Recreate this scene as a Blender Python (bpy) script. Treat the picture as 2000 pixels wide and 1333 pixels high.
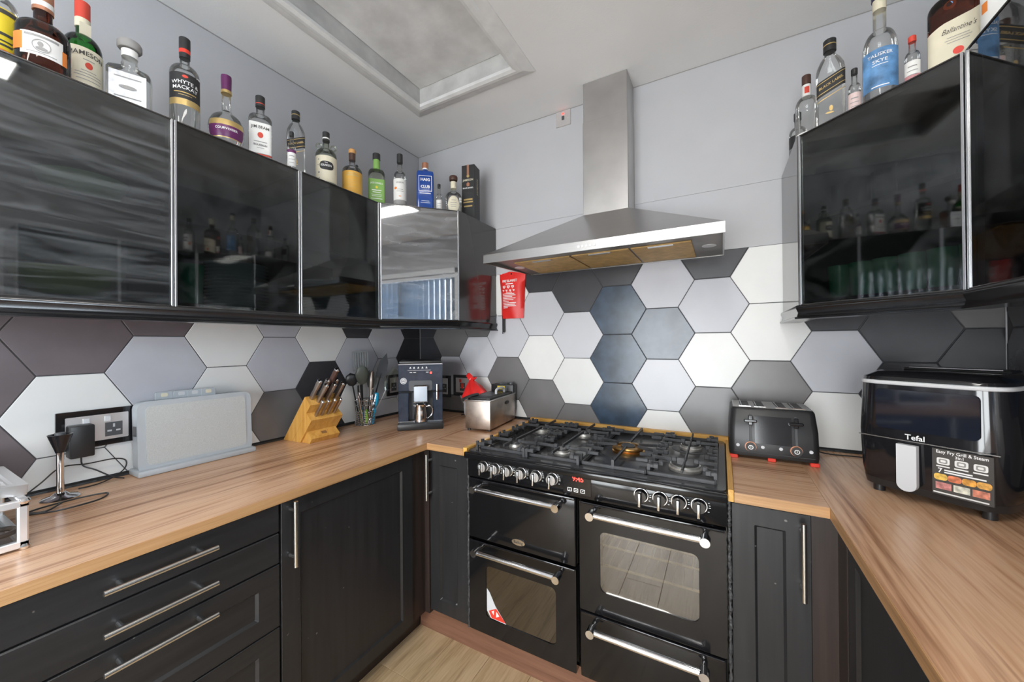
import bpy, bmesh, math, random
from mathutils import Vector, Matrix
for _o in list(bpy.data.objects): bpy.data.objects.remove(_o, do_unlink=True)
SC = bpy.context.scene
COL = SC.collection
rnd = random.Random(7)
PI = math.pi

# ------------------------------------------------------------------ camera
# focal length and orientation solved from the two horizontal vanishing points of the room
PX, PY = 1000.0, 666.5
VL, VB = (1408.0, 666.5), (-320.0, 680.0)
FPX = math.sqrt(-((VL[0]-PX)*(VB[0]-PX) + (VL[1]-PY)*(VB[1]-PY)))
def _ray(p): return Vector(((p[0]-PX)/FPX, -(p[1]-PY)/FPX, -1.0))
_Y = _ray(VL).normalized(); _X = -_ray(VB); _X = (_X - _X.dot(_Y)*_Y).normalized(); _Z = _X.cross(_Y)
CAMPOS = Vector((1.90, -2.05, 1.38))
cam_d = bpy.data.cameras.new('camera'); cam_d.sensor_width = 36.0; cam_d.lens = FPX/2000*36
cam_d.clip_start = 0.02
cam = bpy.data.objects.new('camera', cam_d); COL.objects.link(cam)
cam.matrix_world = Matrix.Translation(CAMPOS) @ Matrix((_X, _Y, _Z)).to_4x4()
SC.camera = cam

# ------------------------------------------------------------------ world, light, exposure
SC.view_settings.view_transform = 'Standard'; SC.view_settings.look = 'None'
SC.view_settings.gamma = 1.0; SC.view_settings.use_curve_mapping = False
SC.view_settings.exposure = 0.42
W = bpy.data.worlds.new('sky'); SC.world = W; W.use_nodes = True
W.node_tree.nodes['Background'].inputs[0].default_value = (0.62, 0.78, 1.0, 1)
W.node_tree.nodes['Background'].inputs[1].default_value = 1.6
PANEL_STRENGTH = 17.0          # the ceiling light panels
def area(name, loc, rot, sx, sy, power, color):
    l = bpy.data.lights.new(name, 'AREA'); l.shape = 'RECTANGLE'; l.size = sx; l.size_y = sy
    l.energy = power; l.color = color
    o = bpy.data.objects.new(name, l); COL.objects.link(o); o.location = loc; o.rotation_euler = rot
    return o
# daylight entering through the window in the right wall
area('window_daylight', (2.97, -2.62, 1.66), (0, math.radians(90), 0), 1.15, 1.6, 105, (0.86, 0.93, 1.0))
# added frontal fill light, shining in through the added rear door
area('rear_fill', (1.40, -4.46, 1.08), (math.radians(90), 0, 0), 1.8, 1.9, 118, (1.0, 0.98, 0.95))

# ------------------------------------------------------------------ helpers
def new_obj(name, me, mat=None, parent=None):
    o = bpy.data.objects.new(name, me); COL.objects.link(o)
    if mat is not None and not me.materials: me.materials.append(mat)
    if parent is not None: o.parent = parent
    return o
def finish(bm, smooth=None, off=None):
    bmesh.ops.recalc_face_normals(bm, faces=bm.faces)
    me = bpy.data.meshes.new('m')
    if off is not None: bmesh.ops.translate(bm, vec=off, verts=bm.verts)
    bm.to_mesh(me); bm.free()
    if smooth is not None:
        me.polygons.foreach_set('use_smooth', [True]*len(me.polygons))
        me.set_sharp_from_angle(angle=math.radians(smooth))
    return me
def part(name, bm, mat, parent=None, smooth=35, label=None, kind=None):
    """bm is in the local space of the thing (parent chain)"""
    o = new_obj(name, finish(bm, smooth), mat, parent)
    if label: o['label'] = label
    if kind or name in ('print_lines', 'dial_marks', 'button_icons', 'touch_buttons', 'perforated_sheet'): o['kind'] = kind or 'stuff'
    return o
def thing(name, label, cat, loc=(0, 0, 0), rz=0.0, group=None):
    o = bpy.data.objects.new(name, None); COL.objects.link(o); o.empty_display_size = 0.05
    o.location = loc; o.rotation_euler = (0, 0, rz); o['label'] = label; o['category'] = cat
    if group: o['group'] = group
    return o
def tag(o, label, cat, group=None):
    o['label'] = label; o['category'] = cat
    if group: o['group'] = group
    return o
def struct(name, bm, mat, smooth=None, label=None):
    o = part(name, bm, mat, None, smooth); o['kind'] = 'structure'
    o['label'] = label or name.replace('_', ' ')
    return o
def BM(): return bmesh.new()
def merge(bm, b2, M=None):
    if M is not None: bmesh.ops.transform(b2, matrix=M, verts=b2.verts)
    me = bpy.data.meshes.new('t'); b2.to_mesh(me); b2.free(); bm.from_mesh(me); bpy.data.meshes.remove(me)
    return bm
def box(bm, x0, x1, y0, y1, z0, z1, bev=0.0, seg=1, M=None):
    b = bmesh.new(); bmesh.ops.create_cube(b, size=1)
    bmesh.ops.transform(b, matrix=Matrix.Translation(((x0+x1)/2, (y0+y1)/2, (z0+z1)/2)) @ Matrix.Diagonal((x1-x0, y1-y0, z1-z0, 1)), verts=b.verts)
    if bev > 0: bmesh.ops.bevel(b, geom=b.edges[:], offset=bev, segments=seg, profile=0.5, affect='EDGES')
    return merge(bm, b, M)
def bx(*a, **k): return box(BM(), *a, **k)
def frame_of(d):
    d = d.normalized(); u = Vector((0, 0, 1)) if abs(d.z) < .95 else Vector((1, 0, 0))
    a = d.cross(u).normalized(); return a, a.cross(d).normalized()
def tube(bm, pts, r, seg=8, cap=True, radii=None):
    pts = [Vector(p) for p in pts]; rings = []; a = None
    for i, p in enumerate(pts):
        d = (pts[min(i+1, len(pts)-1)] - pts[max(i-1, 0)])
        if d.length < 1e-9: d = Vector((0, 0, 1))
        d.normalize()
        if a is None: a, b = frame_of(d)
        else:
            a = (a - a.dot(d)*d)
            a = a.normalized() if a.length > 1e-6 else frame_of(d)[0]
            b = a.cross(d).normalized()
        rr = radii[i] if radii else r
        rings.append([bm.verts.new(p + rr*(math.cos(2*PI*k/seg)*a + math.sin(2*PI*k/seg)*b)) for k in range(seg)])
    for r0, r1 in zip(rings, rings[1:]):
        for k in range(seg): bm.faces.new((r0[k], r0[(k+1) % seg], r1[(k+1) % seg], r1[k]))
    if cap: bm.faces.new(rings[0][::-1]); bm.faces.new(rings[-1])
    return bm
def spline(pts, n=8):
    P = [Vector(p) for p in pts]; P = [2*P[0]-P[1]] + P + [2*P[-1]-P[-2]]; out = []
    for i in range(1, len(P)-2):
        for k in range(n):
            t = k/n; a, b, c, d = P[i-1:i+3]
            out.append(.5*((2*b)+(c-a)*t+(2*a-5*b+4*c-d)*t*t+(3*b-a-3*c+d)*t**3))
    out.append(P[-2]); return out
def sup(t, rx, ry, n):
    """superellipse point; t = 0 is the front (-Y)"""
    c, s = math.cos(t), math.sin(t)
    if n == 2: return rx*s, -ry*c
    return rx*math.copysign(abs(s)**(2/n), s), -ry*math.copysign(abs(c)**(2/n), c)
def lathe(bm, prof, seg=20, cap0=True, cap1=True, M=None):
    """prof: list of (rx, z) or (rx, ry, z, n)"""
    b = bmesh.new(); rings = []
    for p in prof:
        rx, ry, z, n = (p[0], p[0], p[1], 2) if len(p) == 2 else p
        if rx < 1e-6: rings.append([b.verts.new((0, 0, z))]); continue
        rings.append([b.verts.new((*sup(2*PI*k/seg, rx, ry, n), z)) for k in range(seg)])
    for r0, r1 in zip(rings, rings[1:]):
        if len(r0) == 1 and len(r1) == 1: continue
        for k in range(seg):
            j = (k+1) % seg
            if len(r0) == 1: b.faces.new((r0[0], r1[j], r1[k]))
            elif len(r1) == 1: b.faces.new((r0[k], r0[j], r1[0]))
            else: b.faces.new((r0[k], r0[j], r1[j], r1[k]))
    if cap0 and len(rings[0]) > 1: b.faces.new(rings[0][::-1])
    if cap1 and len(rings[-1]) > 1: b.faces.new(rings[-1])
    return merge(bm, b, M)
def cyl(bm, p0, p1, r, seg=14, r1=None):
    return tube(bm, [p0, p1], r, seg, radii=[r, r if r1 is None else r1])
def poly_prism(bm, poly, h0, h1, axis='z'):
    """extrude a 2-D polygon: axis z -> (x,y); axis y -> (x,z); axis x -> (y,z)"""
    f = {'z': lambda p, h: (p[0], p[1], h), 'y': lambda p, h: (p[0], h, p[1]), 'x': lambda p, h: (h, p[0], p[1])}[axis]
    a = [bm.verts.new(f(p, h0)) for p in poly]; b = [bm.verts.new(f(p, h1)) for p in poly]
    n = len(poly)
    for i in range(n): bm.faces.new((a[i], a[(i+1) % n], b[(i+1) % n], b[i]))
    bm.faces.new(a[::-1]); bm.faces.new(b)
    return bm
def rrect(x0, x1, z0, z1, r, k=4):
    out = []
    for cx, cz, a0 in ((x1-r, z1-r, 0), (x0+r, z1-r, 90), (x0+r, z0+r, 180), (x1-r, z0+r, 270)):
        for i in range(k+1):
            a = math.radians(a0+90*i/k); out.append((cx+r*math.cos(a), cz+r*math.sin(a)))
    return out
def plate_hole(bm, outer, inner, y0, y1):
    """plate in the xz plane with a hole, outer and inner loops of the same length"""
    n = len(outer); R_ = []
    for lp, y in ((outer, y0), (inner, y0), (inner, y1), (outer, y1)):
        R_.append([bm.verts.new((p[0], y, p[1])) for p in lp])
    for a in range(4):
        A, B = R_[a], R_[(a+1) % 4]
        for i in range(n): bm.faces.new((A[i], A[(i+1) % n], B[(i+1) % n], B[i]))
    return bm
def sweep(bm, path, prof):
    """path: list of (x,y) plan points; prof: list of (offset to the right of travel, z)"""
    n = len(path); rows = []
    for i, p in enumerate(path):
        p = Vector(p); d0 = (p-Vector(path[i-1])).normalized() if i else None
        d1 = (Vector(path[i+1])-p).normalized() if i < n-1 else None
        d0 = d0 or d1; d1 = d1 or d0
        n0, n1 = Vector((d0.y, -d0.x)), Vector((d1.y, -d1.x)); m = (n0+n1).normalized(); m = m/max(m.dot(n0), .3)
        rows.append([bm.verts.new((p.x+m.x*o, p.y+m.y*o, z)) for o, z in prof])
    k = len(prof)
    for a, b in zip(rows, rows[1:]):
        for j in range(k): bm.faces.new((a[j], a[(j+1) % k], b[(j+1) % k], b[j]))
    bm.faces.new(rows[0][::-1]); bm.faces.new(rows[-1])
    return bm
_txt = {}
def text_bm(s, size, bold=0.0, align='CENTER', shear=0.0):
    key = (s, bold, align, shear)
    if key not in _txt:
        cu = bpy.data.curves.new('t', 'FONT'); cu.body = s; cu.size = 1; cu.align_x = align; cu.align_y = 'CENTER'
        cu.resolution_u = 2; cu.offset = bold; cu.shear = shear; cu.space_line = .85
        o = bpy.data.objects.new('t', cu); COL.objects.link(o)
        dg = bpy.context.evaluated_depsgraph_get(); dg.update()
        me = bpy.data.meshes.new_from_object(o.evaluated_get(dg)); bpy.data.objects.remove(o); _txt[key] = me
    b = bmesh.new(); b.from_mesh(_txt[key]); bmesh.ops.scale(b, vec=(size, size, size), verts=b.verts)
    return b
def text_flat(name, s, size, mat, parent, M, width=None, bold=0.0, align='CENTER'):
    """text lying in the local xy plane, moved by M"""
    b = text_bm(s, size, bold, align)
    if width:
        xs = [v.co.x for v in b.verts]; w = max(xs)-min(xs); bmesh.ops.scale(b, vec=(width/w, 1, 1), verts=b.verts)
    bmesh.ops.transform(b, matrix=M, verts=b.verts)
    me = bpy.data.meshes.new('t'); b.to_mesh(me); b.free()
    return new_obj(name, me, mat, parent)
FRONT = Matrix.Rotation(PI/2, 4, 'X')      # text plane -> xz, facing -Y
def text_front(name, s, size, mat, parent, x, y, z, width=None, bold=0.0, align='CENTER'):
    return text_flat(name, s, size, mat, parent, Matrix.Translation((x, y, z)) @ FRONT, width, bold, align)

# ------------------------------------------------------------------ materials
def nt(name):
    m = bpy.data.materials.new(name); m.use_nodes = True
    return m, m.node_tree.nodes, m.node_tree.links, m.node_tree.nodes['Principled BSDF']
def mat(name, col, rough=.5, metal=0.0, spec=.5, coat=0.0, noise=0.0, nscale=20, bump=0.0, bscale=60, emit=0.0, rand=0.0, alpha=None, stretch=(1, 1, 1)):
    m, N, L, P = nt(name)
    c = (*col, 1) if len(col) == 3 else col
    P.inputs['Base Color'].default_value = c; P.inputs['Roughness'].default_value = rough
    P.inputs['Metallic'].default_value = metal; P.inputs['Specular IOR Level'].default_value = spec
    if coat: P.inputs['Coat Weight'].default_value = coat; P.inputs['Coat Roughness'].default_value = .06
    if emit: P.inputs['Emission Color'].default_value = c; P.inputs['Emission Strength'].default_value = emit
    tc = None
    def coords():
        nonlocal tc
        if tc is None:
            t = N.new('ShaderNodeTexCoord'); tc = N.new('ShaderNodeMapping'); tc.inputs['Scale'].default_value = stretch
            L.new(t.outputs['Object'], tc.inputs['Vector'])
        return tc.outputs['Vector']
    if noise or rand:
        hs = N.new('ShaderNodeHueSaturation'); hs.inputs['Color'].default_value = c; src = None
        if noise:
            n = N.new('ShaderNodeTexNoise'); n.inputs['Scale'].default_value = nscale; n.inputs['Detail'].default_value = 5
            L.new(coords(), n.inputs['Vector'])
            r = N.new('ShaderNodeMapRange'); r.inputs['From Min'].default_value = .3; r.inputs['From Max'].default_value = .7
            r.inputs['To Min'].default_value = 1-noise; r.inputs['To Max'].default_value = 1+noise
            L.new(n.outputs['Fac'], r.inputs['Value']); src = r.outputs[0]
        if rand:
            oi = N.new('ShaderNodeObjectInfo'); r2 = N.new('ShaderNodeMapRange')
            r2.inputs['To Min'].default_value = 1-rand; r2.inputs['To Max'].default_value = 1+rand
            L.new(oi.outputs['Random'], r2.inputs['Value'])
            if src is not None:
                mm = N.new('ShaderNodeMath'); mm.operation = 'MULTIPLY'; L.new(src, mm.inputs[0]); L.new(r2.outputs[0], mm.inputs[1]); src = mm.outputs[0]
            else: src = r2.outputs[0]
        L.new(src, hs.inputs['Value']); L.new(hs.outputs['Color'], P.inputs['Base Color'])
    if bump:
        n = N.new('ShaderNodeTexNoise'); n.inputs['Scale'].default_value = bscale; n.inputs['Detail'].default_value = 4
        L.new(coords(), n.inputs['Vector'])
        b = N.new('ShaderNodeBump'); b.inputs['Strength'].default_value = bump; b.inputs['Distance'].default_value = .004
        L.new(n.outputs['Fac'], b.inputs['Height']); L.new(b.outputs['Normal'], P.inputs['Normal'])
    return m
def ramp(N, stops):
    r = N.new('ShaderNodeValToRGB'); e = r.color_ramp.elements
    while len(e) < len(stops): e.new(.5)
    for q, (p, c) in zip(e, stops): q.position = p; q.color = (*c, 1)
    return r
def wood(name, axis, stops, across=9.0, along=.55, rough=.34, fine=.35, rand=0.0, spec=.5):
    m, N, L, P = nt(name); P.inputs['Roughness'].default_value = rough; P.inputs['Specular IOR Level'].default_value = spec
    t = N.new('ShaderNodeTexCoord'); mp = N.new('ShaderNodeMapping')
    sc = [across]*3; sc['xyz'.index(axis)] = along; mp.inputs['Scale'].default_value = sc
    L.new(t.outputs['Object'], mp.inputs['Vector']); vec = mp.outputs['Vector']
    if rand:
        oi = N.new('ShaderNodeObjectInfo'); ad = N.new('ShaderNodeVectorMath'); ad.operation = 'ADD'
        sc2 = N.new('ShaderNodeMath'); sc2.operation = 'MULTIPLY'; sc2.inputs[1].default_value = rand*50
        L.new(oi.outputs['Random'], sc2.inputs[0]); L.new(vec, ad.inputs[0]); L.new(sc2.outputs[0], ad.inputs[1]); vec = ad.outputs[0]
    n1 = N.new('ShaderNodeTexNoise'); n1.inputs['Scale'].default_value = 1.0; n1.inputs['Detail'].default_value = 5; n1.inputs['Distortion'].default_value = .6
    n2 = N.new('ShaderNodeTexNoise'); n2.inputs['Scale'].default_value = 9.0; n2.inputs['Detail'].default_value = 3
    L.new(vec, n1.inputs['Vector']); L.new(vec, n2.inputs['Vector'])
    mx = N.new('ShaderNodeMix'); mx.inputs[0].default_value = fine
    L.new(n1.outputs['Fac'], mx.inputs[2]); L.new(n2.outputs['Fac'], mx.inputs[3])
    r = ramp(N, stops); L.new(mx.outputs[0], r.inputs[0]); L.new(r.outputs[0], P.inputs['Base Color'])
    return m
def glass_thin(name, tint, edge=.5, refl=1.0, ior=1.45, rough=0.0):
    """thin walled glass: tinted see-through with Fresnel reflection"""
    m, N, L, P = nt(name); N.remove(P); out = N['Material Output']
    lw = N.new('ShaderNodeLayerWeight'); lw.inputs['Blend'].default_value = .35
    r = ramp(N, [(0, tint), (.75, tuple(c*(.45+.55*edge) for c in tint)), (1, tuple(c*edge for c in tint))]); L.new(lw.outputs['Facing'], r.inputs[0])
    tr = N.new('ShaderNodeBsdfTransparent'); L.new(r.outputs[0], tr.inputs[0])
    gl = N.new('ShaderNodeBsdfGlossy'); gl.inputs['Roughness'].default_value = rough; gl.inputs[0].default_value = (1, 1, 1, 1)
    fr = N.new('ShaderNodeFresnel'); fr.inputs['IOR'].default_value = ior
    mu = N.new('ShaderNodeMath'); mu.operation = 'MULTIPLY'; mu.use_clamp = True; mu.inputs[1].default_value = refl; L.new(fr.outputs[0], mu.inputs[0])
    mx = N.new('ShaderNodeMixShader'); L.new(mu.outputs[0], mx.inputs[0]); L.new(tr.outputs[0], mx.inputs[1]); L.new(gl.outputs[0], mx.inputs[2])
    L.new(mx.outputs[0], out.inputs['Surface'])
    return m
def glass_door(name, tint, refl, smear, axis_scale=(3, 3, 3), base=0.0):
    """dark tinted cabinet glass with wiped smears of grease on it"""
    m = glass_thin(name, tint, .8, refl, 1.5, .03); N, L = m.node_tree.nodes, m.node_tree.links
    out = N['Material Output']; src = out.inputs['Surface'].links[0].from_socket
    t = N.new('ShaderNodeTexCoord'); mp = N.new('ShaderNodeMapping'); mp.inputs['Scale'].default_value = axis_scale
    L.new(t.outputs['Object'], mp.inputs['Vector'])
    n = N.new('ShaderNodeTexNoise'); n.inputs['Scale'].default_value = 1.0; n.inputs['Detail'].default_value = 4; n.inputs['Distortion'].default_value = 1.5
    L.new(mp.outputs[0], n.inputs['Vector'])
    r = N.new('ShaderNodeMapRange'); r.inputs['From Min'].default_value = .42; r.inputs['From Max'].default_value = .75
    r.inputs['To Min'].default_value = base; r.inputs['To Max'].default_value = base+smear; L.new(n.outputs['Fac'], r.inputs['Value'])
    d = N.new('ShaderNodeBsdfDiffuse'); d.inputs[0].default_value = (.55, .57, .6, 1)
    mx = N.new('ShaderNodeMixShader'); L.new(r.outputs[0], mx.inputs[0]); L.new(src, mx.inputs[1]); L.new(d.outputs[0], mx.inputs[2])
    L.new(mx.outputs[0], out.inputs['Surface'])
    return m
def brushed(name, col, rough, axis, dirt=0.15):
    st = [420, 420, 420]; st['xyz'.index(axis)] = 3.0
    m = mat(name, col, rough, 1.0, noise=dirt, nscale=1.0, stretch=st)
    return m

M_ = {}
M_['wall'] = mat('wall_paint', (.49, .49, .507), .75, noise=.02, nscale=6, bump=.08, bscale=90)
M_['ceil'] = mat('ceiling_paint', (.78, .78, .775), .8, noise=.03, nscale=3, bump=.1, bscale=120)
M_['panelgrey'] = mat('hatch_board', (.62, .62, .615), .85, noise=.13, nscale=9, bump=.15, bscale=40)
M_['trimwhite'] = mat('trim_gloss_white', (.70, .70, .69), .5, noise=.07, nscale=14)
M_['lining'] = mat('stained_hatch_lining', (.50, .50, .49), .6, noise=.16, nscale=10)
M_['grout'] = mat('dark_grout', (.07, .07, .075), .9)
M_['tW'] = mat('tile_white', (.74, .74, .725), .33, noise=.02, nscale=9, rand=.03, bump=.03, bscale=40)
M_['tL'] = mat('tile_light_grey', (.47, .475, .515), .33, noise=.05, nscale=6, rand=.05, bump=.03, bscale=40)
M_['tP'] = mat('tile_pale_grey', (.56, .565, .60), .33, noise=.03, nscale=6, rand=.04, bump=.03, bscale=40)
M_['tM'] = mat('tile_mid_grey', (.155, .15, .15), .30, noise=.10, nscale=7, rand=.07, bump=.03, bscale=40)
M_['tU'] = mat('tile_warm_grey', (.135, .112, .118), .30, noise=.10, nscale=7, rand=.07, bump=.03, bscale=40)
M_['tD'] = mat('tile_charcoal', (.040, .040, .046), .27, noise=.12, nscale=7, rand=.1, bump=.03, bscale=40)
M_['tN'] = mat('tile_charcoal_blue_sheen', (.030, .052, .085), .22, noise=.45, nscale=11, rand=.12, bump=.03, bscale=40)  # charcoal tile with the blue window reflection put into its colour
M_['tB'] = mat('tile_steel_grey', (.115, .135, .17), .25, noise=.22, nscale=9, bump=.03, bscale=40)
WT = [(.34, (.23, .105, .055)), (.43, (.42, .22, .12)), (.50, (.60, .35, .205)), (.58, (.70, .44, .275)), (.68, (.40, .205, .115))]
M_['wtY'] = wood('worktop_laminate_lengthwise', 'y', WT, 11, .45, .27)
M_['wtX'] = wood('worktop_laminate_crosswise', 'x', WT, 11, .45, .27)
OK_ = [(.3, (.30, .155, .065)), (.5, (.47, .26, .115)), (.7, (.56, .34, .17))]
M_['edY'] = wood('oak_edging_lengthwise', 'y', OK_, 60, 1.2, .4)
M_['edX'] = wood('oak_edging_crosswise', 'x', OK_, 60, 1.2, .4)
PN = [(.3, (.52, .25, .05)), (.5, (.70, .38, .085)), (.7, (.80, .50, .16))]
M_['pineX'] = wood('pine_crosswise', 'x', PN, 55, 2, .4)
M_['pineY'] = wood('pine_lengthwise', 'y', PN, 55, 2, .4)
M_['block'] = wood('beech_knife_block', 'z', [(.3, (.52, .24, .045)), (.5, (.68, .36, .08)), (.7, (.78, .47, .14))], 45, 3, .35)
M_['floor'] = wood('floor_laminate', 'y', [(.28, (.30, .19, .105)), (.45, (.50, .355, .20)), (.6, (.62, .455, .28)), (.75, (.47, .33, .19))], 16, 1.0, .38, .4, rand=1.0)
M_['plinthwood'] = wood('red_brown_plinth', 'x', [(.3, (.13, .06, .035)), (.55, (.21, .10, .062)), (.75, (.27, .14, .09))], 40, 1.5, .4)
M_['black'] = mat('black_painted_wood', (.020, .020, .0215), .40, noise=.2, nscale=1.0, stretch=(60, 60, 3), bump=.06, bscale=1.2, spec=.5)
M_['blackH'] = mat('black_painted_wood_horizontal_grain', (.020, .020, .0215), .40, noise=.2, nscale=1.0, stretch=(60, 3, 60), bump=.06, bscale=1.2, spec=.5)
for _k in ('black', 'blackH'):   # small chips in the paint
    _m = M_[_k]; _N, _L = _m.node_tree.nodes, _m.node_tree.links; _P = _N['Principled BSDF']
    _src = _P.inputs['Base Color'].links[0].from_socket; _t = _N.new('ShaderNodeTexCoord'); _n = _N.new('ShaderNodeTexNoise'); _n.inputs['Scale'].default_value = 55; _n.inputs['Detail'].default_value = 1
    _L.new(_t.outputs['Object'], _n.inputs['Vector']); _r = _N.new('ShaderNodeMapRange'); _r.inputs['From Min'].default_value = .79; _r.inputs['From Max'].default_value = .83; _L.new(_n.outputs['Fac'], _r.inputs['Value'])
    _x = _N.new('ShaderNodeMix'); _x.data_type = 'RGBA'; _L.new(_r.outputs[0], _x.inputs[0]); _L.new(_src, _x.inputs[6]); _x.inputs[7].default_value = (.20, .19, .18, 1); _L.new(_x.outputs[2], _P.inputs['Base Color'])
M_['brownblack'] = mat('dark_stained_filler', (.030, .020, .017), .4, noise=.35, nscale=1.0, stretch=(60, 60, 2))
M_['carcass'] = mat('black_cabinet_board', (.022, .021, .021), .42, noise=.1)
M_['carcgloss'] = mat('black_satin_panel', (.040, .037, .036), .13, spec=.8)
M_['blackgloss'] = mat('black_gloss_moulding', (.008, .008, .009), .16, spec=.7)
M_['enamel'] = mat('black_enamel', (.008, .008, .009), .11, spec=.5, bump=.012, bscale=30)
M_['enamelmatt'] = mat('black_hob_enamel', (.042, .042, .045), .22, noise=.25, nscale=25)
M_['iron'] = mat('cast_iron', (.045, .046, .05), .45, noise=.25, nscale=60, spec=.6)
M_['plastic'] = mat('black_plastic', (.018, .018, .019), .38)
M_['plasticgloss'] = mat('black_gloss_plastic', (.010, .010, .012), .10, spec=.7)
M_['greyplastic'] = mat('grey_plastic', (.44, .475, .505), .45, noise=.03)
M_['boardspeck'] = mat('speckled_grey_board', (.50, .515, .505), .5, noise=.12, nscale=400, bump=.1, bscale=600)
M_['chrome'] = mat('polished_chrome', (.82, .82, .83), .09, 1.0)
M_['chromesoft'] = mat('satin_nickel', (.70, .69, .67), .26, 1.0)
M_['steelX'] = brushed('brushed_steel_crosswise', (.56, .55, .54), .30, 'x', .05)
M_['steelZ'] = mat('smudged_steel', (.50, .49, .48), .36, 1.0, noise=.10, nscale=6)
M_['steelunder'] = mat('greasy_shaded_steel', (.30, .28, .26), .5, 1.0, noise=.15, nscale=9)  # grease plus the shade under the hood, put into a darker steel colour
M_['alubright'] = mat('bright_aluminium', (.86, .85, .85), .38, .85)
M_['steeldirty'] = mat('stained_steel', (.46, .40, .355), .40, 1.0, noise=.35, nscale=11)
M_['alu'] = mat('aluminium_profile', (.62, .63, .65), .32, 1.0, noise=.05)
M_['greasefilter'] = mat('greasy_yellow_filter', (.52, .34, .13), .55, noise=.2, nscale=30, bump=.2, bscale=200)
M_['brass'] = mat('brass_burner', (.62, .36, .12), .32, 1.0, noise=.3, nscale=20)
M_['burneralu'] = mat('burner_aluminium', (.72, .70, .66), .45, .85, noise=.25, nscale=30)
M_['red'] = mat('red_nylon', (.72, .025, .02), .42, bump=.1, bscale=40)
M_['redbag'] = mat('red_plastic_bag', (.75, .03, .028), .22, spec=.6)
M_['redplastic'] = mat('red_plastic', (.75, .05, .03), .35)
M_['redled'] = mat('red_lit_digits', (1, .03, .02), .5, emit=5.0)
M_['white'] = mat('white_print', (.85, .85, .84), .5)
M_['cream'] = mat('cream_paper', (.72, .66, .50), .6, noise=.04)
M_['paper'] = mat('white_paper', (.78, .77, .74), .6, noise=.03)
M_['blackpaper'] = mat('black_paper', (.022, .022, .023), .5)
M_['gold'] = mat('gold_foil', (.60, .43, .17), .35, .6)
M_['ink'] = mat('dark_ink', (.06, .055, .05), .6)
M_['greyink'] = mat('grey_ink', (.30, .29, .28), .6)
M_['redink'] = mat('red_ink', (.62, .06, .035), .5)
M_['orange'] = mat('orange_label', (.80, .23, .035), .5)
M_['yellow'] = mat('yellow_label', (.82, .62, .03), .5)
M_['amber'] = mat('amber_label', (.70, .38, .06), .5, noise=.06)
M_['purple'] = mat('purple_foil', (.12, .02, .10), .3)
M_['greenlabel'] = mat('green_label', (.22, .42, .10), .5)
M_['silverlabel'] = mat('silver_label', (.66, .67, .69), .35, .35, noise=.18, nscale=60)
M_['bluelabel'] = mat('cloudy_blue_label', (.13, .30, .56), .5, noise=.65, nscale=18)
M_['copper'] = mat('copper_cap', (.55, .26, .16), .35, .7)
M_['cork'] = mat('orange_wood_stopper', (.58, .30, .10), .5)
M_['brown'] = mat('brown_stopper', (.075, .035, .025), .4)
M_['clear'] = glass_thin('clear_glass', (.97, .975, .965), .72, .8)
M_['clearg'] = glass_thin('faint_green_glass', (.88, .91, .83), .65, .8)
M_['greenglass'] = glass_thin('green_glass', (.08, .55, .14), .45)
M_['brownglass'] = glass_thin('brown_glass', (.36, .15, .085), .5)
M_['blueglass'] = mat('blue_frosted_glass', (.012, .06, .30), .16, spec=.6)
M_['teal'] = mat('green_glassware', (.05, .27, .15), .2)
M_['lime'] = mat('lime_bowl', (.35, .48, .03), .4)
M_['mint'] = mat('mint_bowl', (.30, .55, .30), .4)
M_['china'] = mat('dark_plate', (.55, .60, .63), .15)
M_['navy'] = mat('navy_gloss_panel', (.030, .040, .062), .14, noise=.25, nscale=30, spec=.6)
M_['navyglass'] = mat('dark_touch_panel', (.008, .011, .020), .06, spec=.7)
M_['greypanel'] = mat('dark_grey_plastic', (.085, .088, .095), .4)
M_['bluewhite'] = mat('pale_plastic', (.60, .68, .78), .35)
M_['cyan'] = mat('cyan_silicone', (.02, .45, .75), .4)
M_['lightgrey'] = mat('light_grey_plastic', (.62, .63, .65), .4)
M_['windowglass'] = glass_thin('window_glass', (.95, .97, .98), .7)
M_['upvc'] = mat('white_upvc', (.80, .82, .84), .4)
M_['blind'] = mat('blue_grey_blind', (.28, .36, .46), .8)
M_['lamp'] = mat('lit_diffuser', (1.0, .97, .92), .5, emit=PANEL_STRENGTH)
M_['seal'] = mat('black_sealant', (.018, .018, .019), .35, bump=.5, bscale=60)
M_['roughseal'] = mat('lumpy_black_sealant', (.05, .05, .052), .35, bump=1.0, bscale=160, noise=.5, nscale=150)
M_['socketsteel'] = mat('brushed_socket_plate', (.72, .69, .68), .38, .75)
M_['ovencav'] = mat('oven_cavity', (.045, .045, .048), .5)
M_['rackwarm'] = mat('oven_rack', (.90, .66, .36), .45, .6)  # warm reflected light put into the rack colour
M_['ovenglass'] = glass_thin('oven_window_glass', (.55, .55, .54), .6, 4.0, 1.5)
M_['doorA'] = glass_door('smoked_glass', (.47, .50, .49), 1.5, .035, (5, 3, 9))
M_['doorB'] = glass_door('smeared_smoked_glass', (.48, .51, .50), 1.8, .12, (3, 1.8, 26), .02)
M_['doorC'] = glass_door('smeared_mirror_glass', (.12, .13, .14), 6.5, .22, (4, 4, 22), .02)
# ================================================================== the room
RX, RY, RZ = 2.80, -4.30, 2.725       # right wall, rear wall, ceiling height
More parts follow.
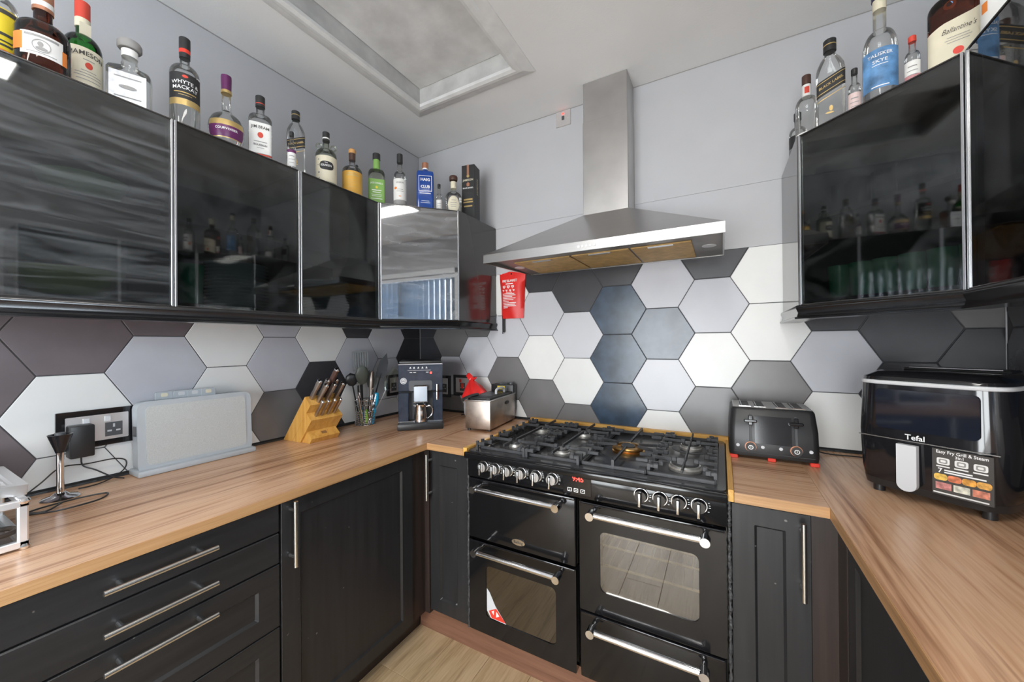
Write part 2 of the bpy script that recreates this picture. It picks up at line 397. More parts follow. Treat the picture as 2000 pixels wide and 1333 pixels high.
# ---- floor of laminate planks
floor = struct('floor', bx(-.1, 2.9, -4.4, .1, -.08, -.008), M_['plinthwood'], label='pale oak laminate floor')
_pl = {}
for i in range(14):
    y = -4.30 - (i*.47) % 1.2; x0 = i*.2
    while y < 0:
        a, b = max(y, -4.30), min(y+1.2, 0)
        L_ = round(b-a, 3)
        if L_ > .05:
            if L_ not in _pl: _pl[L_] = finish(bx(.0008, .1992, .0008, L_-.0008, -.008, 0, bev=.0008))
            o = new_obj('plank', _pl[L_], M_['floor'], floor); o.location = (x0, a, 0)
        y += 1.2
# ---- ceiling with the opening of the loft hatch
HX0, HX1, HY0, HY1 = .430, 1.030, -1.40, -.452
b = BM()
HA, HB, HC, HD = HX0-.014, HX1+.014, HY0-.014, HY1+.014
for (x0, x1, y0, y1) in ((-.1, HA, -4.4, .1), (HB, 2.9, -4.4, .1), (HA, HB, -4.4, HC), (HA, HB, HD, .1)): box(b, x0, x1, y0, y1, RZ, RZ+.12)
struct('ceiling', b, M_['ceil'], label='off-white plastered ceiling')
hat = thing('loft_hatch', 'white framed loft hatch with recessed grey board in the ceiling', 'hatch', ((HX0+HX1)/2, (HY0+HY1)/2, RZ))
def hl(bm): bmesh.ops.translate(bm, vec=(-(HX0+HX1)/2, -(HY0+HY1)/2, -RZ), verts=bm.verts); return bm
part('hatch_board', hl(bx(HX0+.003, HX1-.003, HY0+.003, HY1-.003, RZ+.086, RZ+.098)), M_['panelgrey'], hat)
part('hatch_gap', hl(bx(HX0-.012, HX1+.012, HY0-.012, HY1+.012, RZ+.098, RZ+.108)), M_['grout'], hat)
for (x0, x1, y0, y1) in ((HX0-.012, HX0, HY0, HY1), (HX1, HX1+.012, HY0, HY1), (HX0-.012, HX1+.012, HY1, HY1+.012), (HX0-.012, HX1+.012, HY0-.012, HY0)):
    part('lining', hl(bx(x0, x1, y0, y1, RZ-.004, RZ+.098)), M_['lining'], hat)
prof = [(-.004, RZ+.0), (-.004, RZ-.016), (.012, RZ-.022), (.030, RZ-.020), (.040, RZ-.013), (.062, RZ-.011), (.080, RZ-.004), (.083, RZ)]
for p0, p1 in (((HX0, HY0), (HX0, HY1)), ((HX0, HY1), (HX1, HY1)), ((HX1, HY1), (HX1, HY0)), ((HX1, HY0), (HX0, HY0))):
    b = BM(); d = (Vector(p1)-Vector(p0)).normalized(); n = Vector((-d.y, d.x)); rows = []
    for p, s in ((Vector(p0), -1), (Vector(p1), 1)):
        rows.append([b.verts.new((p.x+n.x*o+d.x*s*o, p.y+n.y*o+d.y*s*o, z)) for o, z in prof])
    for j in range(len(prof)): b.faces.new((rows[0][j], rows[0][(j+1) % len(prof)], rows[1][(j+1) % len(prof)], rows[1][j]))
    b.faces.new(rows[0][::-1]); b.faces.new(rows[1])
    part('architrave', hl(b), M_['trimwhite'], hat, 25)
# ---- walls
wall_left = struct('wall_left', bx(-.15, -.004, -4.4, .1, -.08, 2.85), M_['wall'], label='pale lavender grey left wall')
wall_back = struct('wall_back', bx(-.15, 2.95, .004, .15, -.08, 2.85), M_['wall'], label='pale grey back wall behind the cooker')
b = BM(); WY0, WY1, WZ0, WZ1 = -3.42, -1.82, 1.08, 2.25
for (y0, y1, z0, z1) in ((-4.4, WY0, -.08, 2.85), (WY1, .1, -.08, 2.85), (WY0, WY1, -.08, WZ0), (WY0, WY1, WZ1, 2.85)): box(b, RX+.004, RX+.16, y0, y1, z0, z1)
wall_right = struct('wall_right', b, M_['wall'], label='pale grey right wall with the window')
b = BM(); DX0, DX1, DZ1 = .45, 2.35, 2.10
for (x0, x1, z0, z1) in ((-.15, DX0, -.08, 2.85), (DX1, 2.95, -.08, 2.85), (DX0, DX1, DZ1, 2.85), (DX0, DX1, -.08, 0)): box(b, x0, x1, RY-.15, RY, z0, z1)
struct('wall_rear', b, M_['wall'], label='pale grey wall behind the camera')
door = struct('fill_door_1', bx(DX0, DX0+.07, RY-.10, RY-.04, 0, DZ1), M_['upvc'], None, 'added white glazed double door in the unseen rear wall')  # invented door behind the camera, added as an opening for the fill light
for (x0, x1, z0, z1) in ((DX1-.07, DX1, 0, DZ1), (DX0, DX1, DZ1-.07, DZ1), (DX0, DX1, .0, .14), ((DX0+DX1)/2-.07, (DX0+DX1)/2+.07, 0, DZ1)): part('door_frame', bx(x0, x1, RY-.10, RY-.04, z0, z1), M_['upvc'], door)
for (x0, x1) in ((DX0+.07, (DX0+DX1)/2-.07), ((DX0+DX1)/2+.07, DX1-.07)): part('pane', bx(x0, x1, RY-.072, RY-.068, .14, DZ1-.07), M_['windowglass'], door)
# plaster boards above the tiles; their lower edge shows as a fine joint line
part('plaster_board', bx(0, RX, .0, .004, 2.105, RZ), M_['wall'], wall_back)
# dark crack where walls and ceiling meet
part('ceiling_joint', bx(.0, RX, -.0015, .002, RZ-.0035, RZ), M_['greyink'], wall_back)
part('ceiling_joint', bx(-.004, -.0015, -4.3, 0, RZ-.0035, RZ), M_['greyink'], wall_left)
# ---- hexagonal tiles
S_ = .1516; HH = .13125
def clip(poly, axis, lim, keep_less):
    out = []
    for i in range(len(poly)):
        p, q = poly[i], poly[(i+1) % len(poly)]
        ip = (p[axis] <= lim) if keep_less else (p[axis] >= lim); iq = (q[axis] <= lim) if keep_less else (q[axis] >= lim)
        if ip: out.append(p)
        if ip != iq:
            t = (lim-p[axis])/(q[axis]-p[axis]); out.append((p[0]+t*(q[0]-p[0]), p[1]+t*(q[1]-p[1])))
    return out
def inset(poly, d):
    n = len(poly); out = []
    ar = sum(poly[i][0]*poly[(i+1) % n][1]-poly[(i+1) % n][0]*poly[i][1] for i in range(n))
    if ar < 0: poly = poly[::-1]
    for i in range(n):
        p0, p1, p2 = Vector(poly[i-1]), Vector(poly[i]), Vector(poly[(i+1) % n])
        e0, e1 = (p1-p0), (p2-p1)
        if e0.length < 1e-6 or e1.length < 1e-6: out.append(poly[i]); continue
        e0.normalize(); e1.normalize(); n0, n1 = Vector((-e0.y, e0.x)), Vector((-e1.y, e1.x)); m = (n0+n1)
        m = m.normalized(); m = m*d/max(m.dot(n0), .35); out.append((p1.x+m.x, p1.y+m.y))
    return out
def tile(wall, cx, cz, key, place, u0, u1, z0, z1):
    P = [(cx+S_*math.cos(math.radians(a)), cz+HH/math.sin(math.radians(60))*math.sin(math.radians(a))) for a in range(0, 360, 60)]
    for ax, lim, less in ((0, u0, False), (0, u1, True), (1, z0, False), (1, z1, True)):
        P = clip(P, ax, lim, less)
        if len(P) < 3: return
    Q = []
    for p in P:
        if not Q or (Vector(p)-Vector(Q[-1])).length > 2e-3: Q.append(p)
    if len(Q) > 1 and (Vector(Q[0])-Vector(Q[-1])).length < 2e-3: Q.pop()
    if len(Q) < 3: return
    ar = abs(sum(Q[i][0]*Q[(i+1) % len(Q)][1]-Q[(i+1) % len(Q)][0]*Q[i][1] for i in range(len(Q))))/2
    if ar < 4e-4: return
    a = inset(Q, .0016); c = inset(Q, .0030); b = BM(); dz = rnd.uniform(-.0006, .0006)
    v0 = [b.verts.new(place(p, .0038)) for p in a]; v1 = [b.verts.new(place(p, .0014+dz)) for p in a]; v2 = [b.verts.new(place(p, .0+dz)) for p in c]
    n = len(a)
    for lo, hi in ((v0, v1), (v1, v2)):
        for i in range(n): b.faces.new((lo[i], lo[(i+1) % n], hi[(i+1) % n], hi[i]))
    b.faces.new(v2); b.faces.new(v0[::-1])
    part('tile', b, M_['t'+key], wall, None)
# back wall: column index -> list of keys from the lowest row up
BACK = {-6: 'MDDD', -5: 'MPM', -4: 'WPM', -3: 'WMPWW', -2: 'MWPD', -1: 'MWPD', 0: 'NNND', 1: 'WPBL', 2: 'MWLD', 3: 'MMWW', 4: 'WLDM', 5: 'MDDD', 6: 'DDMM'}
E_, O_ = 1.0265, .895        # centre height of the lowest tile in even and in odd columns
for k, keys in BACK.items():
    cx = 1.4105 + .2273*k; zt = 1.815 if .65 < cx < 2.2 else 1.53
    for r in range(5):
        key = keys[min(r, len(keys)-1)]
        tile(wall_back, cx, (E_ if k % 2 == 0 else O_)+.2625*r, key, lambda p, h: (p[0], h, p[1]), 0, RX, .905, zt)
part('grout', bx(.001, RX-.001, .0022, .0042, .9, 1.53), M_['grout'], wall_back)
part('grout', bx(.66, 2.2, .0023, .0042, 1.53, 1.814), M_['grout'], wall_back)
LEFT = {-2: 'PDD', -1: 'PPP', 0: 'WLD', 1: 'DDW', 2: 'MLL', 3: 'WWW', 4: 'WLU', 5: 'WWU', 6: 'UUU', 7: 'UDU', 8: 'PLD', 9: 'WUL', 10: 'DLW', 11: 'WDU'}
for j, keys in LEFT.items():
    cy = -.531 - .227*j
    for r in range(3):
        tile(wall_left, cy, (1.022 if j % 2 == 0 else .891)+.2625*r, keys[r], lambda p, h: (-h, p[0], p[1]), -3.0, 0, .905, 1.53)
part('grout', bx(-.0042, -.0022, -3.0, -.001, .9, 1.53), M_['grout'], wall_left)
RIGHT = {0: 'DDD', 1: 'DDN', 2: 'MND', 3: 'DMD', 4: 'WDM', 5: 'LWD', 6: 'MDW', 7: 'WLM'}
for j, keys in RIGHT.items():
    cy = -.11 - .227*j
    for r in range(3):
        tile(wall_right, cy, (1.0265 if j % 2 == 0 else .895)+.2625*r, keys[r], lambda p, h: (RX+h, p[0], p[1]), -1.75, 0, .905, 1.53)
part('grout', bx(RX+.0022, RX+.0042, -1.75, -.001, .9, 1.53), M_['grout'], wall_right)
# ---- black sealing strips where the worktops meet the tiles
b = BM(); sweep(b, [(.0, -3.0), (.0, 0), (.90, 0)], [(0, .91), (.011, .9105), (.009, .917), (.002, .923), (0, .923)])
o = struct('trim_1', b, M_['seal'], 30, 'black sealing strip along the left and back worktop')
b = BM(); sweep(b, [(1.93, 0), (RX, 0), (RX, -3.6)], [(0, .91), (.011, .9105), (.009, .917), (.002, .923), (0, .923)])
o = struct('trim_2', b, M_['seal'], 30, 'black sealing strip along the right worktop')
# ---- window in the right wall with vertical blinds (seen mirrored in the corner cabinet)
win = struct('window_1', bx(RX+.06, RX+.11, WY0, WY0+.06, WZ0, WZ1), M_['upvc'], None, 'white framed window with vertical blinds')
for (y0, y1, z0, z1) in ((WY1-.06, WY1, WZ0, WZ1), (WY0, WY1, WZ1-.06, WZ1), (WY0, WY1, WZ0, WZ0+.06), ((WY0+WY1)/2-.03, (WY0+WY1)/2+.03, WZ0, WZ1)):
    part('window_frame', bx(RX+.06, RX+.11, y0, y1, z0, z1), M_['upvc'], win)
for (y0, y1) in ((WY0+.06, (WY0+WY1)/2-.03), ((WY0+WY1)/2+.03, WY1-.06)):
    part('pane', bx(RX+.083, RX+.087, y0, y1, WZ0+.06, WZ1-.06), M_['windowglass'], win)
part('window_sill', bx(RX-.03, RX+.06, WY0-.04, WY1+.04, WZ0-.03, WZ0, bev=.004), M_['upvc'], win)
for (y0, y1, z0, z1) in ((WY0-.06, WY0, WZ0, WZ1+.06), (WY1, WY1+.06, WZ0, WZ1+.06), (WY0-.06, WY1+.06, WZ1, WZ1+.06)):
    part('window_surround', bx(RX-.012, RX+.004, y0, y1, z0, z1), M_['upvc'], win)
bl = thing('vertical_blind', 'blue grey vertical blind hanging in the right wall window', 'blind', (RX+.03, (WY0+WY1)/2, WZ1))
part('head_rail', bx(-.02, .02, -.79, .79, -.05, -.01), M_['upvc'], bl)
me = finish(bx(-.036, .036, -.0008, .0008, -1.10, -.055))
for i in range(19):
    o = new_obj('slat', me, M_['blind'], bl); o.location = (0, -.76+i*.0845, 0); o.rotation_euler = (0, 0, math.radians(28))
# ---- ceiling lights
def panel(label, x0, x1, y0, y1):
    t = thing('ceiling_light', label, 'light', ((x0+x1)/2, (y0+y1)/2, RZ)); w, l = (x1-x0)/2, (y1-y0)/2
    part('diffuser', bx(-w+.012, w-.012, -l+.012, l-.012, -.028, -.006), M_['lamp'], t)
    for (a0, a1, c0, c1) in ((-w, -w+.012, -l, l), (w-.012, w, -l, l), (-w, w, -l, -l+.012), (-w, w, l-.012, l)):
        part('frame', bx(a0, a1, c0, c1, -.03, 0), M_['upvc'], t)
panel('long white ceiling light panel mirrored in the cabinet doors', 1.66, 1.90, -2.85, -1.63)
panel('added long white fill light panel at the unseen rear of the room', .95, 1.19, -4.1, -3.0)  # second panel added out of view to brighten the room

# ================================================================== worktops
def worktop(name, label, x0, x1, y0, y1, m, edge, em, z0=.880):
    t = thing(name, label, 'worktop', ((x0+x1)/2, (y0+y1)/2, z0)); cx, cy = (x0+x1)/2, (y0+y1)/2
    e = .0015
    xs = [x0, x1]; ys = [y0, y1]
    part('slab', bx(x0-cx, x1-cx, y0-cy, y1-cy, 0, .91-z0), m, t)
    if edge == '+x': part('edging', bx(x1-cx, x1-cx+.002, y0-cy, y1-cy, 0, .91-z0-.0008), em, t, label='lighter oak front edging')
    if edge == '-x': part('edging', bx(x0-cx-.002, x0-cx, y0-cy, y1-cy, 0, .91-z0-.0008), em, t, label='lighter oak front edging')
    if edge == '-y': part('edging', bx(x0-cx, x1-cx, y0-cy-.002, y0-cy, 0, .91-z0-.0008), em, t, label='lighter oak front edging')
    return t
worktop('worktop', 'long wood-effect worktop along the left wall', .0, .686, -3.0, 0, M_['wtY'], '+x', M_['edY'])
worktop('worktop', 'short wood-effect worktop piece between the left corner and the cooker', .6875, .896, -.698, 0, M_['wtX'], '-y', M_['edX'])
worktop('worktop', 'short wood-effect worktop piece under the toaster', 1.932, 2.1625, -.698, 0, M_['wtX'], '-y', M_['edX'])
worktop('worktop', 'long wood-effect worktop along the right wall under the air fryer', 2.164, RX, -3.6, 0, M_['wtY'], '-x', M_['edY'])
tag(part('edging_strip', bx(.897, .917, -.70, -.028, .880, .917, bev=.001), M_['pineY']), 'pine strip filling the gap left of the cooker', 'strip')
tag(part('edging_strip', bx(1.915, 1.931, -.70, -.028, .880, .917, bev=.001), M_['pineY']), 'pine strip filling the gap right of the cooker', 'strip')
tag(part('edging_strip', bx(.897, 1.931, -.027, -.001, .880, .930, bev=.001), M_['pineX']), 'long pine strip behind the hob along the tiles', 'strip')
# ================================================================== wall cabinets
ZB, ZT = 1.505, 2.109
def alu_door(parent, w, mglass, h=ZT-ZB, th=.018):
    """door in local xz plane, front at y = 0, x from 0 to w, z from 0 to h"""
    s = .0075
    d = part('door', bx(s, w-s, .003, .008, s*.5, h-s*.5), mglass, parent, label='dark smoked glass door')
    for z0, z1 in ((0, s*.5), (h-s*.5, h)): part('door_rail', bx(.0015, w-.0015, .0, th, z0, z1, bev=.0008), M_['carcgloss'], d)
    for x0, x1 in ((.0015, s), (w-s, w-.0015)): part('door_edge', bx(x0, x1, -.0003, th, 0, h, bev=.0008), M_['alu'], d, label='thin aluminium door edge')
    return d
def wall_unit(label, front, ang, w, depth, mglass, lside=True, rside=True):
    """front: world point of the lower left corner of the door seen from the room; ang: door direction"""
    t = thing('wall_cabinet', label, 'cabinet', (front[0], front[1], ZB), ang)
    alu_door(t, w, mglass)
    g = .0195
    for x0, x1 in ((.001, .016), (w-.016, w-.001)): part('side_panel', bx(x0, x1, g, depth, 0, ZT-ZB-.018), M_['carcgloss'], t)
    part('top_panel', bx(.001, w-.001, g, depth, ZT-ZB-.018, ZT-ZB-.001), M_['carcass'], t)
    part('bottom_panel', bx(.016, w-.016, g, depth, 0, .016), M_['carcass'], t)
    part('back_panel', bx(.016, w-.016, depth-.008, depth, .016, ZT-ZB-.018), M_['carcass'], t)
    part('shelf', bx(.0165, w-.0165, g+.03, depth-.009, .295, .311), M_['carcass'], t)
    return t
# left run: door faces +x; seen from the room its left corner is the one nearer the camera
XL = .365
for y0, y1, m, lab in ((-1.104, -.687, 'doorA', 'black glass wall cabinet next to the left corner cabinet'),
                       (-1.521, -1.104, 'doorA', 'black glass wall cabinet with the stacked plates, second from the left corner cabinet'),
                       (-1.938, -1.521, 'doorB', 'black glass wall cabinet with smeared door nearest the camera on the left'),
                       (-2.355, -1.938, 'doorB', 'black glass wall cabinet at the near end of the left row')):
    wall_unit(lab, (XL, y0), PI/2, y1-y0, .362, M_[m])
# right run: door faces -x
XR = 2.444
for y0, y1, lab in ((-1.10, -.665, 'black glass wall cabinet on the right wall beside the right corner cabinet'), (-1.535, -1.10, 'black glass wall cabinet at the near end of the right wall')):
    wall_unit(lab, (XR, y1), -PI/2, y1-y0, .353, M_['doorA'])
def corner_unit(label, poly, side, diag, mglass, backs=()):
    """poly: plan outline; side: box of the exposed side panel; diag: two plan points of the door, left one first"""
    t = thing('corner_cabinet', label, 'cabinet', (0, 0, ZB)); H = ZT-ZB
    part('top_panel', poly_prism(BM(), poly, H-.018, H-.001), M_['carcass'], t)
    part('bottom_panel', poly_prism(BM(), poly, 0, .016), M_['carcass'], t)
    part('shelf', poly_prism(BM(), inset(poly, .02), .295, .311), M_['carcass'], t)
    part('side_panel', bx(*side, .0, H), M_['carcgloss'], t)
    for q in backs: part('back_panel', bx(*q, .0165, H-.0185), M_['carcass'], t)
    a, c = Vector(diag[0]), Vector(diag[1]); w = (c-a).length
    d = alu_door(t, w, mglass); d.location = (a.x, a.y, 0); d.rotation_euler = (0, 0, math.atan2(c.y-a.y, c.x-a.x))
    return t
corner_unit('black corner wall cabinet with angled mirror-like door left of the hood', [(.002, -.002), (.002, -.685), (.350, -.685), (.632, -.378), (.632, -.002)],
            (.632, .648, -.384, -.002), ((.366, -.6865), (.6455, -.3845)), M_['doorC'], ((.004, .631, -.010, -.003), (.003, .010, -.684, -.011)))
corner_unit('black corner wall cabinet with angled smoked glass door right of the hood', [(RX-.002, -.002), (2.160, -.002), (2.160, -.378), (2.460, -.661), (RX-.002, -.661)],
            (2.143, 2.159, -.384, -.002), ((2.1445, -.3835), (2.4435, -.664)), M_['doorA'], ((2.161, RX-.004, -.010, -.003), (RX-.010, RX-.003, -.660, -.011)))
# pelmets below the cabinets
PEL = [(-.055, 1.5045), (.006, 1.5045), (.010, 1.499), (.010, 1.492), (.004, 1.478), (.007, 1.466), (.014, 1.462), (.014, 1.456), (-.055, 1.456)]
b = sweep(BM(), [(XL, -2.355), (XL, -.690), (.6465, -.386), (.6465, -.002)], PEL)
tag(part('pelmet', b, M_['blackgloss'], None, 40), 'black curved pelmet under the left wall cabinets', 'pelmet')
b = sweep(BM(), [(2.1445, -.002), (2.1445, -.386), (XR, -.666), (XR, -1.535)], PEL)
tag(part('pelmet', b, M_['blackgloss'], None, 40), 'black curved pelmet under the right wall cabinets', 'pelmet')
# ---- what shows faintly through the smoked glass
pl = lathe(BM(), [(0, .004), (.055, .004), (.06, 0), (.066, .004), (.105, .013), (.107, .0155), (.103, .0165), (.066, .008), (0, .007)], 24)
me = finish(pl, 40); ORD = 'first second third fourth fifth sixth seventh eighth ninth tenth eleventh twelfth thirteenth'.split()
for (x, y, n, lab, grp) in ((.19, -1.262, 13, '%s dinner plate of the stack behind the second left cabinet door', 'plates stacked behind the second left cabinet door'),
                            (.19, -.870, 12, '%s dinner plate of the stack beside the left corner cabinet', 'plates stacked beside the left corner cabinet')):
    for i in range(n):
        o = new_obj('dinner_plate', me, M_['china']); o.location = (x, y, ZB+.0165+i*.0135)
        tag(o, lab % ('lowest' if i == 0 else 'topmost' if i == n-1 else ORD[i]+' lowest'), 'plate', grp)
def bowl(label, m, r, h, loc):
    o = part('bowl', lathe(BM(), [(0, .004), (r*.45, .004), (r*.47, 0), (r*.5, .001), (r*.8, h*.45), (r, h), (r*.97, h), (r*.76, h*.47), (r*.4, .01), (0, .008)], 28), m); o.location = loc
    return tag(o, label, 'bowl')
bowl('lime green bowl behind the smeared left cabinet door', M_['lime'], .12, .085, (.19, -1.71, ZB+.0165))
bowl('mint green bowl on the shelf behind the smeared left door', M_['mint'], .10, .075, (.19, -1.68, ZB+.3115))
def tumbler(label, m, r, h, loc, group=None):
    o = part('drinking_glass', lathe(BM(), [(0, .006), (r*.78, .004), (r*.8, 0), (r*.82, .002), (r, h), (r*.95, h), (r*.76, .01), (0, .01)], 16), m); o.location = loc
    return tag(o, label, 'glass', group)
tumbler('green glass jar left of the plates in the second cabinet', M_['teal'], .04, .15, (.22, -1.425, ZB+.0165))
for i in range(6):
    tumbler('green tumbler on the floor of the right corner cabinet, %s from the hood' % ORD[i], M_['teal'], .034, .12, (2.26+.048*i+.01, -.34-.045*i+.02, ZB+.0165), 'green tumblers in the right corner cabinet')
    tumbler('clear tumbler on the shelf of the right corner cabinet, %s from the hood' % ORD[i], M_['clear'], .032, .11, (2.27+.048*i, -.33-.045*i+.02, ZB+.3115), 'clear tumblers in the right corner cabinet')

# ================================================================== base cabinets
def bar_handle(parent, p0, p1, out, r=.0070, off=.033, inset_=.03):
    """bar between p0 and p1 (centre line on the bar), standing off along -out"""
    p0, p1, out = Vector(p0), Vector(p1), Vector(out); d = (p1-p0).normalized()
    h = part('handle', cyl(BM(), p0, p1, r, 12), M_['chromesoft'], parent, label='satin steel bar handle')
    for q in (p0+d*inset_, p1-d*inset_):
        part('handle_post', cyl(BM(), q-out*off, q-out*.002, r*.85, 10), M_['chromesoft'], h)
    return h
def shaker(name, parent, u0, u1, z0, z1, place, m, stile=.062, rail=.055, th=.019, label=None):
    """framed front with recessed centre panel; place(u, depth, z) -> local point, depth 0 is the face"""
    o_, i_ = rrect(u0, u1, z0, z1, .0015, 1), rrect(u0+stile, u1-stile, z0+rail, z1-rail, .002, 1)
    i2 = rrect(u0+stile+.007, u1-stile-.007, z0+rail+.007, z1-rail-.007, .002, 1); b = BM(); rows = []
    oc = rrect(u0+.0015, u1-.0015, z0+.0015, z1-.0015, .0015, 1)
    for lp, d in ((o_, th), (o_, .0015), (oc, 0), (i_, 0), (i2, .008)): rows.append([b.verts.new(place(p[0], d, p[1])) for p in lp])
    n = len(o_)
    for A, B in zip(rows, rows[1:]):
        for i in range(n): b.faces.new((A[i], A[(i+1) % n], B[(i+1) % n], B[i]))
    b.faces.new(rows[0][::-1]); b.faces.new(rows[-1])
    return part(name, b, m, parent, 20, label)
XF = .665
t = thing('drawer_unit', 'black four-drawer base unit with bar handles at the lower left', 'drawers', (.33, -1.66, 0))
ox, oy = .33, -1.66
part('carcass', bx(.01-ox, XF-.021-ox, -1.958-oy, -1.362-oy, .11, .878), M_['carcass'], t)
place = lambda u, d, z: (XF-d-ox, u-oy, z)
for z0, z1, kind, hz in ((.782, .872, 0, .829), (.683, .778, 0, .733), (.484, .679, 1, .648), (.112, .480, 1, .445)):
    if kind: dr = shaker('drawer', t, -1.957, -1.3635, z0, z1, place, M_['blackH'], .062, .052)
    else: dr = part('drawer', bx(XF-.019-ox, XF-ox, -1.957-oy, -1.3635-oy, z0, z1, bev=.003), M_['blackH'], t)
    bar_handle(dr, (.700-ox, -1.762-oy, hz), (.700-ox, -1.545-oy, hz), (1, 0, 0), inset_=.032)
t = thing('base_cabinet', 'black base cabinet with wide framed door below the knife block', 'cabinet', (.33, -1.06, 0)); ox, oy = .33, -1.06
part('carcass', bx(.01-ox, XF-.021-ox, -1.358-oy, -.772-oy, .11, .878), M_['carcass'], t)
d = shaker('door', t, -1.3575, -.773, .102, .870, place, M_['black'], .062, .052)
bar_handle(d, (.700-ox, -1.331-oy, .664), (.700-ox, -1.331-oy, .874), (1, 0, 0))
tag(part('corner_filler', poly_prism(BM(), [(.60, -.770), (.656, -.770), (.656, -.684), (.684, -.684), (.684, -.63), (.60, -.63)], .10, .878), M_['brownblack'], None, 20), 'dark brown corner filler post left of the narrow cabinet', 'filler')
for y0, y1, lab in ((-2.558, -1.962, 'black framed base cabinet left of the drawers'), (-2.998, -2.562, 'black framed base cabinet at the near end of the left worktop')):
    t = thing('base_cabinet', lab, 'cabinet', (.33, (y0+y1)/2, 0)); ox, oy = .33, (y0+y1)/2
    part('carcass', bx(.01-ox, XF-.021-ox, y0-oy, y1-oy, .11, .878), M_['carcass'], t)
    d = shaker('door', t, y0+.001, y1-.001, .102, .870, place, M_['black'], .062, .052)
    bar_handle(d, (.700-ox, y1-.03-oy, .664), (.700-ox, y1-.03-oy, .874), (1, 0, 0))
# narrow units beside the cooker
t = thing('base_cabinet', 'narrow black base cabinet between the left corner and the cooker', 'cabinet', (.795, -.34, 0)); ox, oy = .795, -.34
part('carcass', bx(.690-ox, .904-ox, -.659-oy, -.01-oy, .12, .878), M_['carcass'], t)
placeY = lambda u, d, z: (u-ox, -.68+d-oy, z)
d = shaker('door', t, .6865, .9045, .120, .872, placeY, M_['black'], .058, .062)
bar_handle(d, (.698-ox, -.716-oy, .648), (.698-ox, -.716-oy, .862), (0, -1, 0))
t = thing('base_cabinet', 'narrow black base cabinet right of the cooker', 'cabinet', (2.02, -.34, 0)); ox, oy = 2.02, -.34
part('carcass', bx(1.932-ox, 2.12-ox, -.659-oy, -.01-oy, .12, .878), M_['carcass'], t)
d = shaker('door', t, 1.9245, 2.1235, .120, .872, placeY, M_['black'], .060, .058)
bar_handle(d, (2.101-ox, -.716-oy, .636), (2.101-ox, -.716-oy, .858), (0, -1, 0))
tag(part('corner_filler', poly_prism(BM(), [(2.1245, -.674), (2.184, -.674), (2.184, -.76), (2.24, -.76), (2.24, -.60), (2.1245, -.60)], .10, .878), M_['brownblack'], None, 20), 'dark brown corner filler post right of the narrow right cabinet', 'filler')
placeR = lambda u, d, z: (2.185+d-ox, u-oy, z)
for i, (y0, y1, lab) in enumerate(((-1.36, -.763, 'black framed base cabinet under the right worktop nearest the corner'), (-1.96, -1.363, 'black framed base cabinet under the right worktop, second from the corner'), (-2.56, -1.963, 'black framed base cabinet under the near half of the window'), (-3.16, -2.563, 'black framed base cabinet under the far half of the window'))):
    t = thing('base_cabinet', lab, 'cabinet', (2.48, (y0+y1)/2, 0)); ox, oy = 2.48, (y0+y1)/2
    part('carcass', bx(2.206-ox, RX-.01-ox, y0-oy, y1-oy, .11, .878), M_['carcass'], t)
    d = shaker('door', t, y0+.001, y1-.001, .105, .872, placeR, M_['black'], .062, .055)
    bar_handle(d, (2.150-ox, y0+.03-oy, .66), (2.150-ox, y0+.03-oy, .87), (-1, 0, 0))
# plinths
tag(part('plinth', bx(.580, .597, -3.0, -.66, .0, .10), M_['brownblack']), 'dark plinth below the left drawers and door', 'plinth')
tag(part('plinth', bx(.599, 1.905, -.655, -.637, .0, .128), M_['plinthwood']), 'red brown wooden plinth under the cooker', 'plinth')
tag(part('plinth', bx(1.906, 2.25, -.650, -.634, .0, .10), M_['brownblack']), 'dark plinth below the narrow right cabinet', 'plinth')
tag(part('plinth', bx(2.252, 2.268, -3.16, -.652, .0, .10), M_['brownblack']), 'dark plinth below the right wall cabinets', 'plinth')
def bead(x, y, z0, z1, label):
    b = BM(); pts = []; n = 90; rr = []
    for i in range(n+1):
        pts.append((x+rnd.uniform(-.0015, .0015), y+rnd.uniform(-.0015, .0015), z0+(z1-z0)*i/n)); rr.append(.0055+rnd.uniform(-.0018, .0022))
    tube(b, pts, .006, 8, radii=rr); tag(part('sealant_bead', b, M_['roughseal'], None, 60), label, 'sealant')
bead(.9135, -.684, .12, .878, 'lumpy black sealant bead down the left side of the cooker')
bead(1.9185, -.684, .12, .878, 'lumpy black sealant bead down the right side of the cooker')
# ================================================================== range cooker
CX0, CX1, CYF = .922, 1.912, -.700
ck = thing('range_cooker', 'black range cooker with chrome bar handles and seven gas burners', 'cooker', ((CX0+CX1)/2, -.36, 0))
cox, coy = (CX0+CX1)/2, -.36
def cl(bm): bmesh.ops.translate(bm, vec=(-cox, -coy, 0), verts=bm.verts); return bm
def cpart(name, bm, m, parent=ck, **k): return part(name, cl(bm), m, parent, **k)
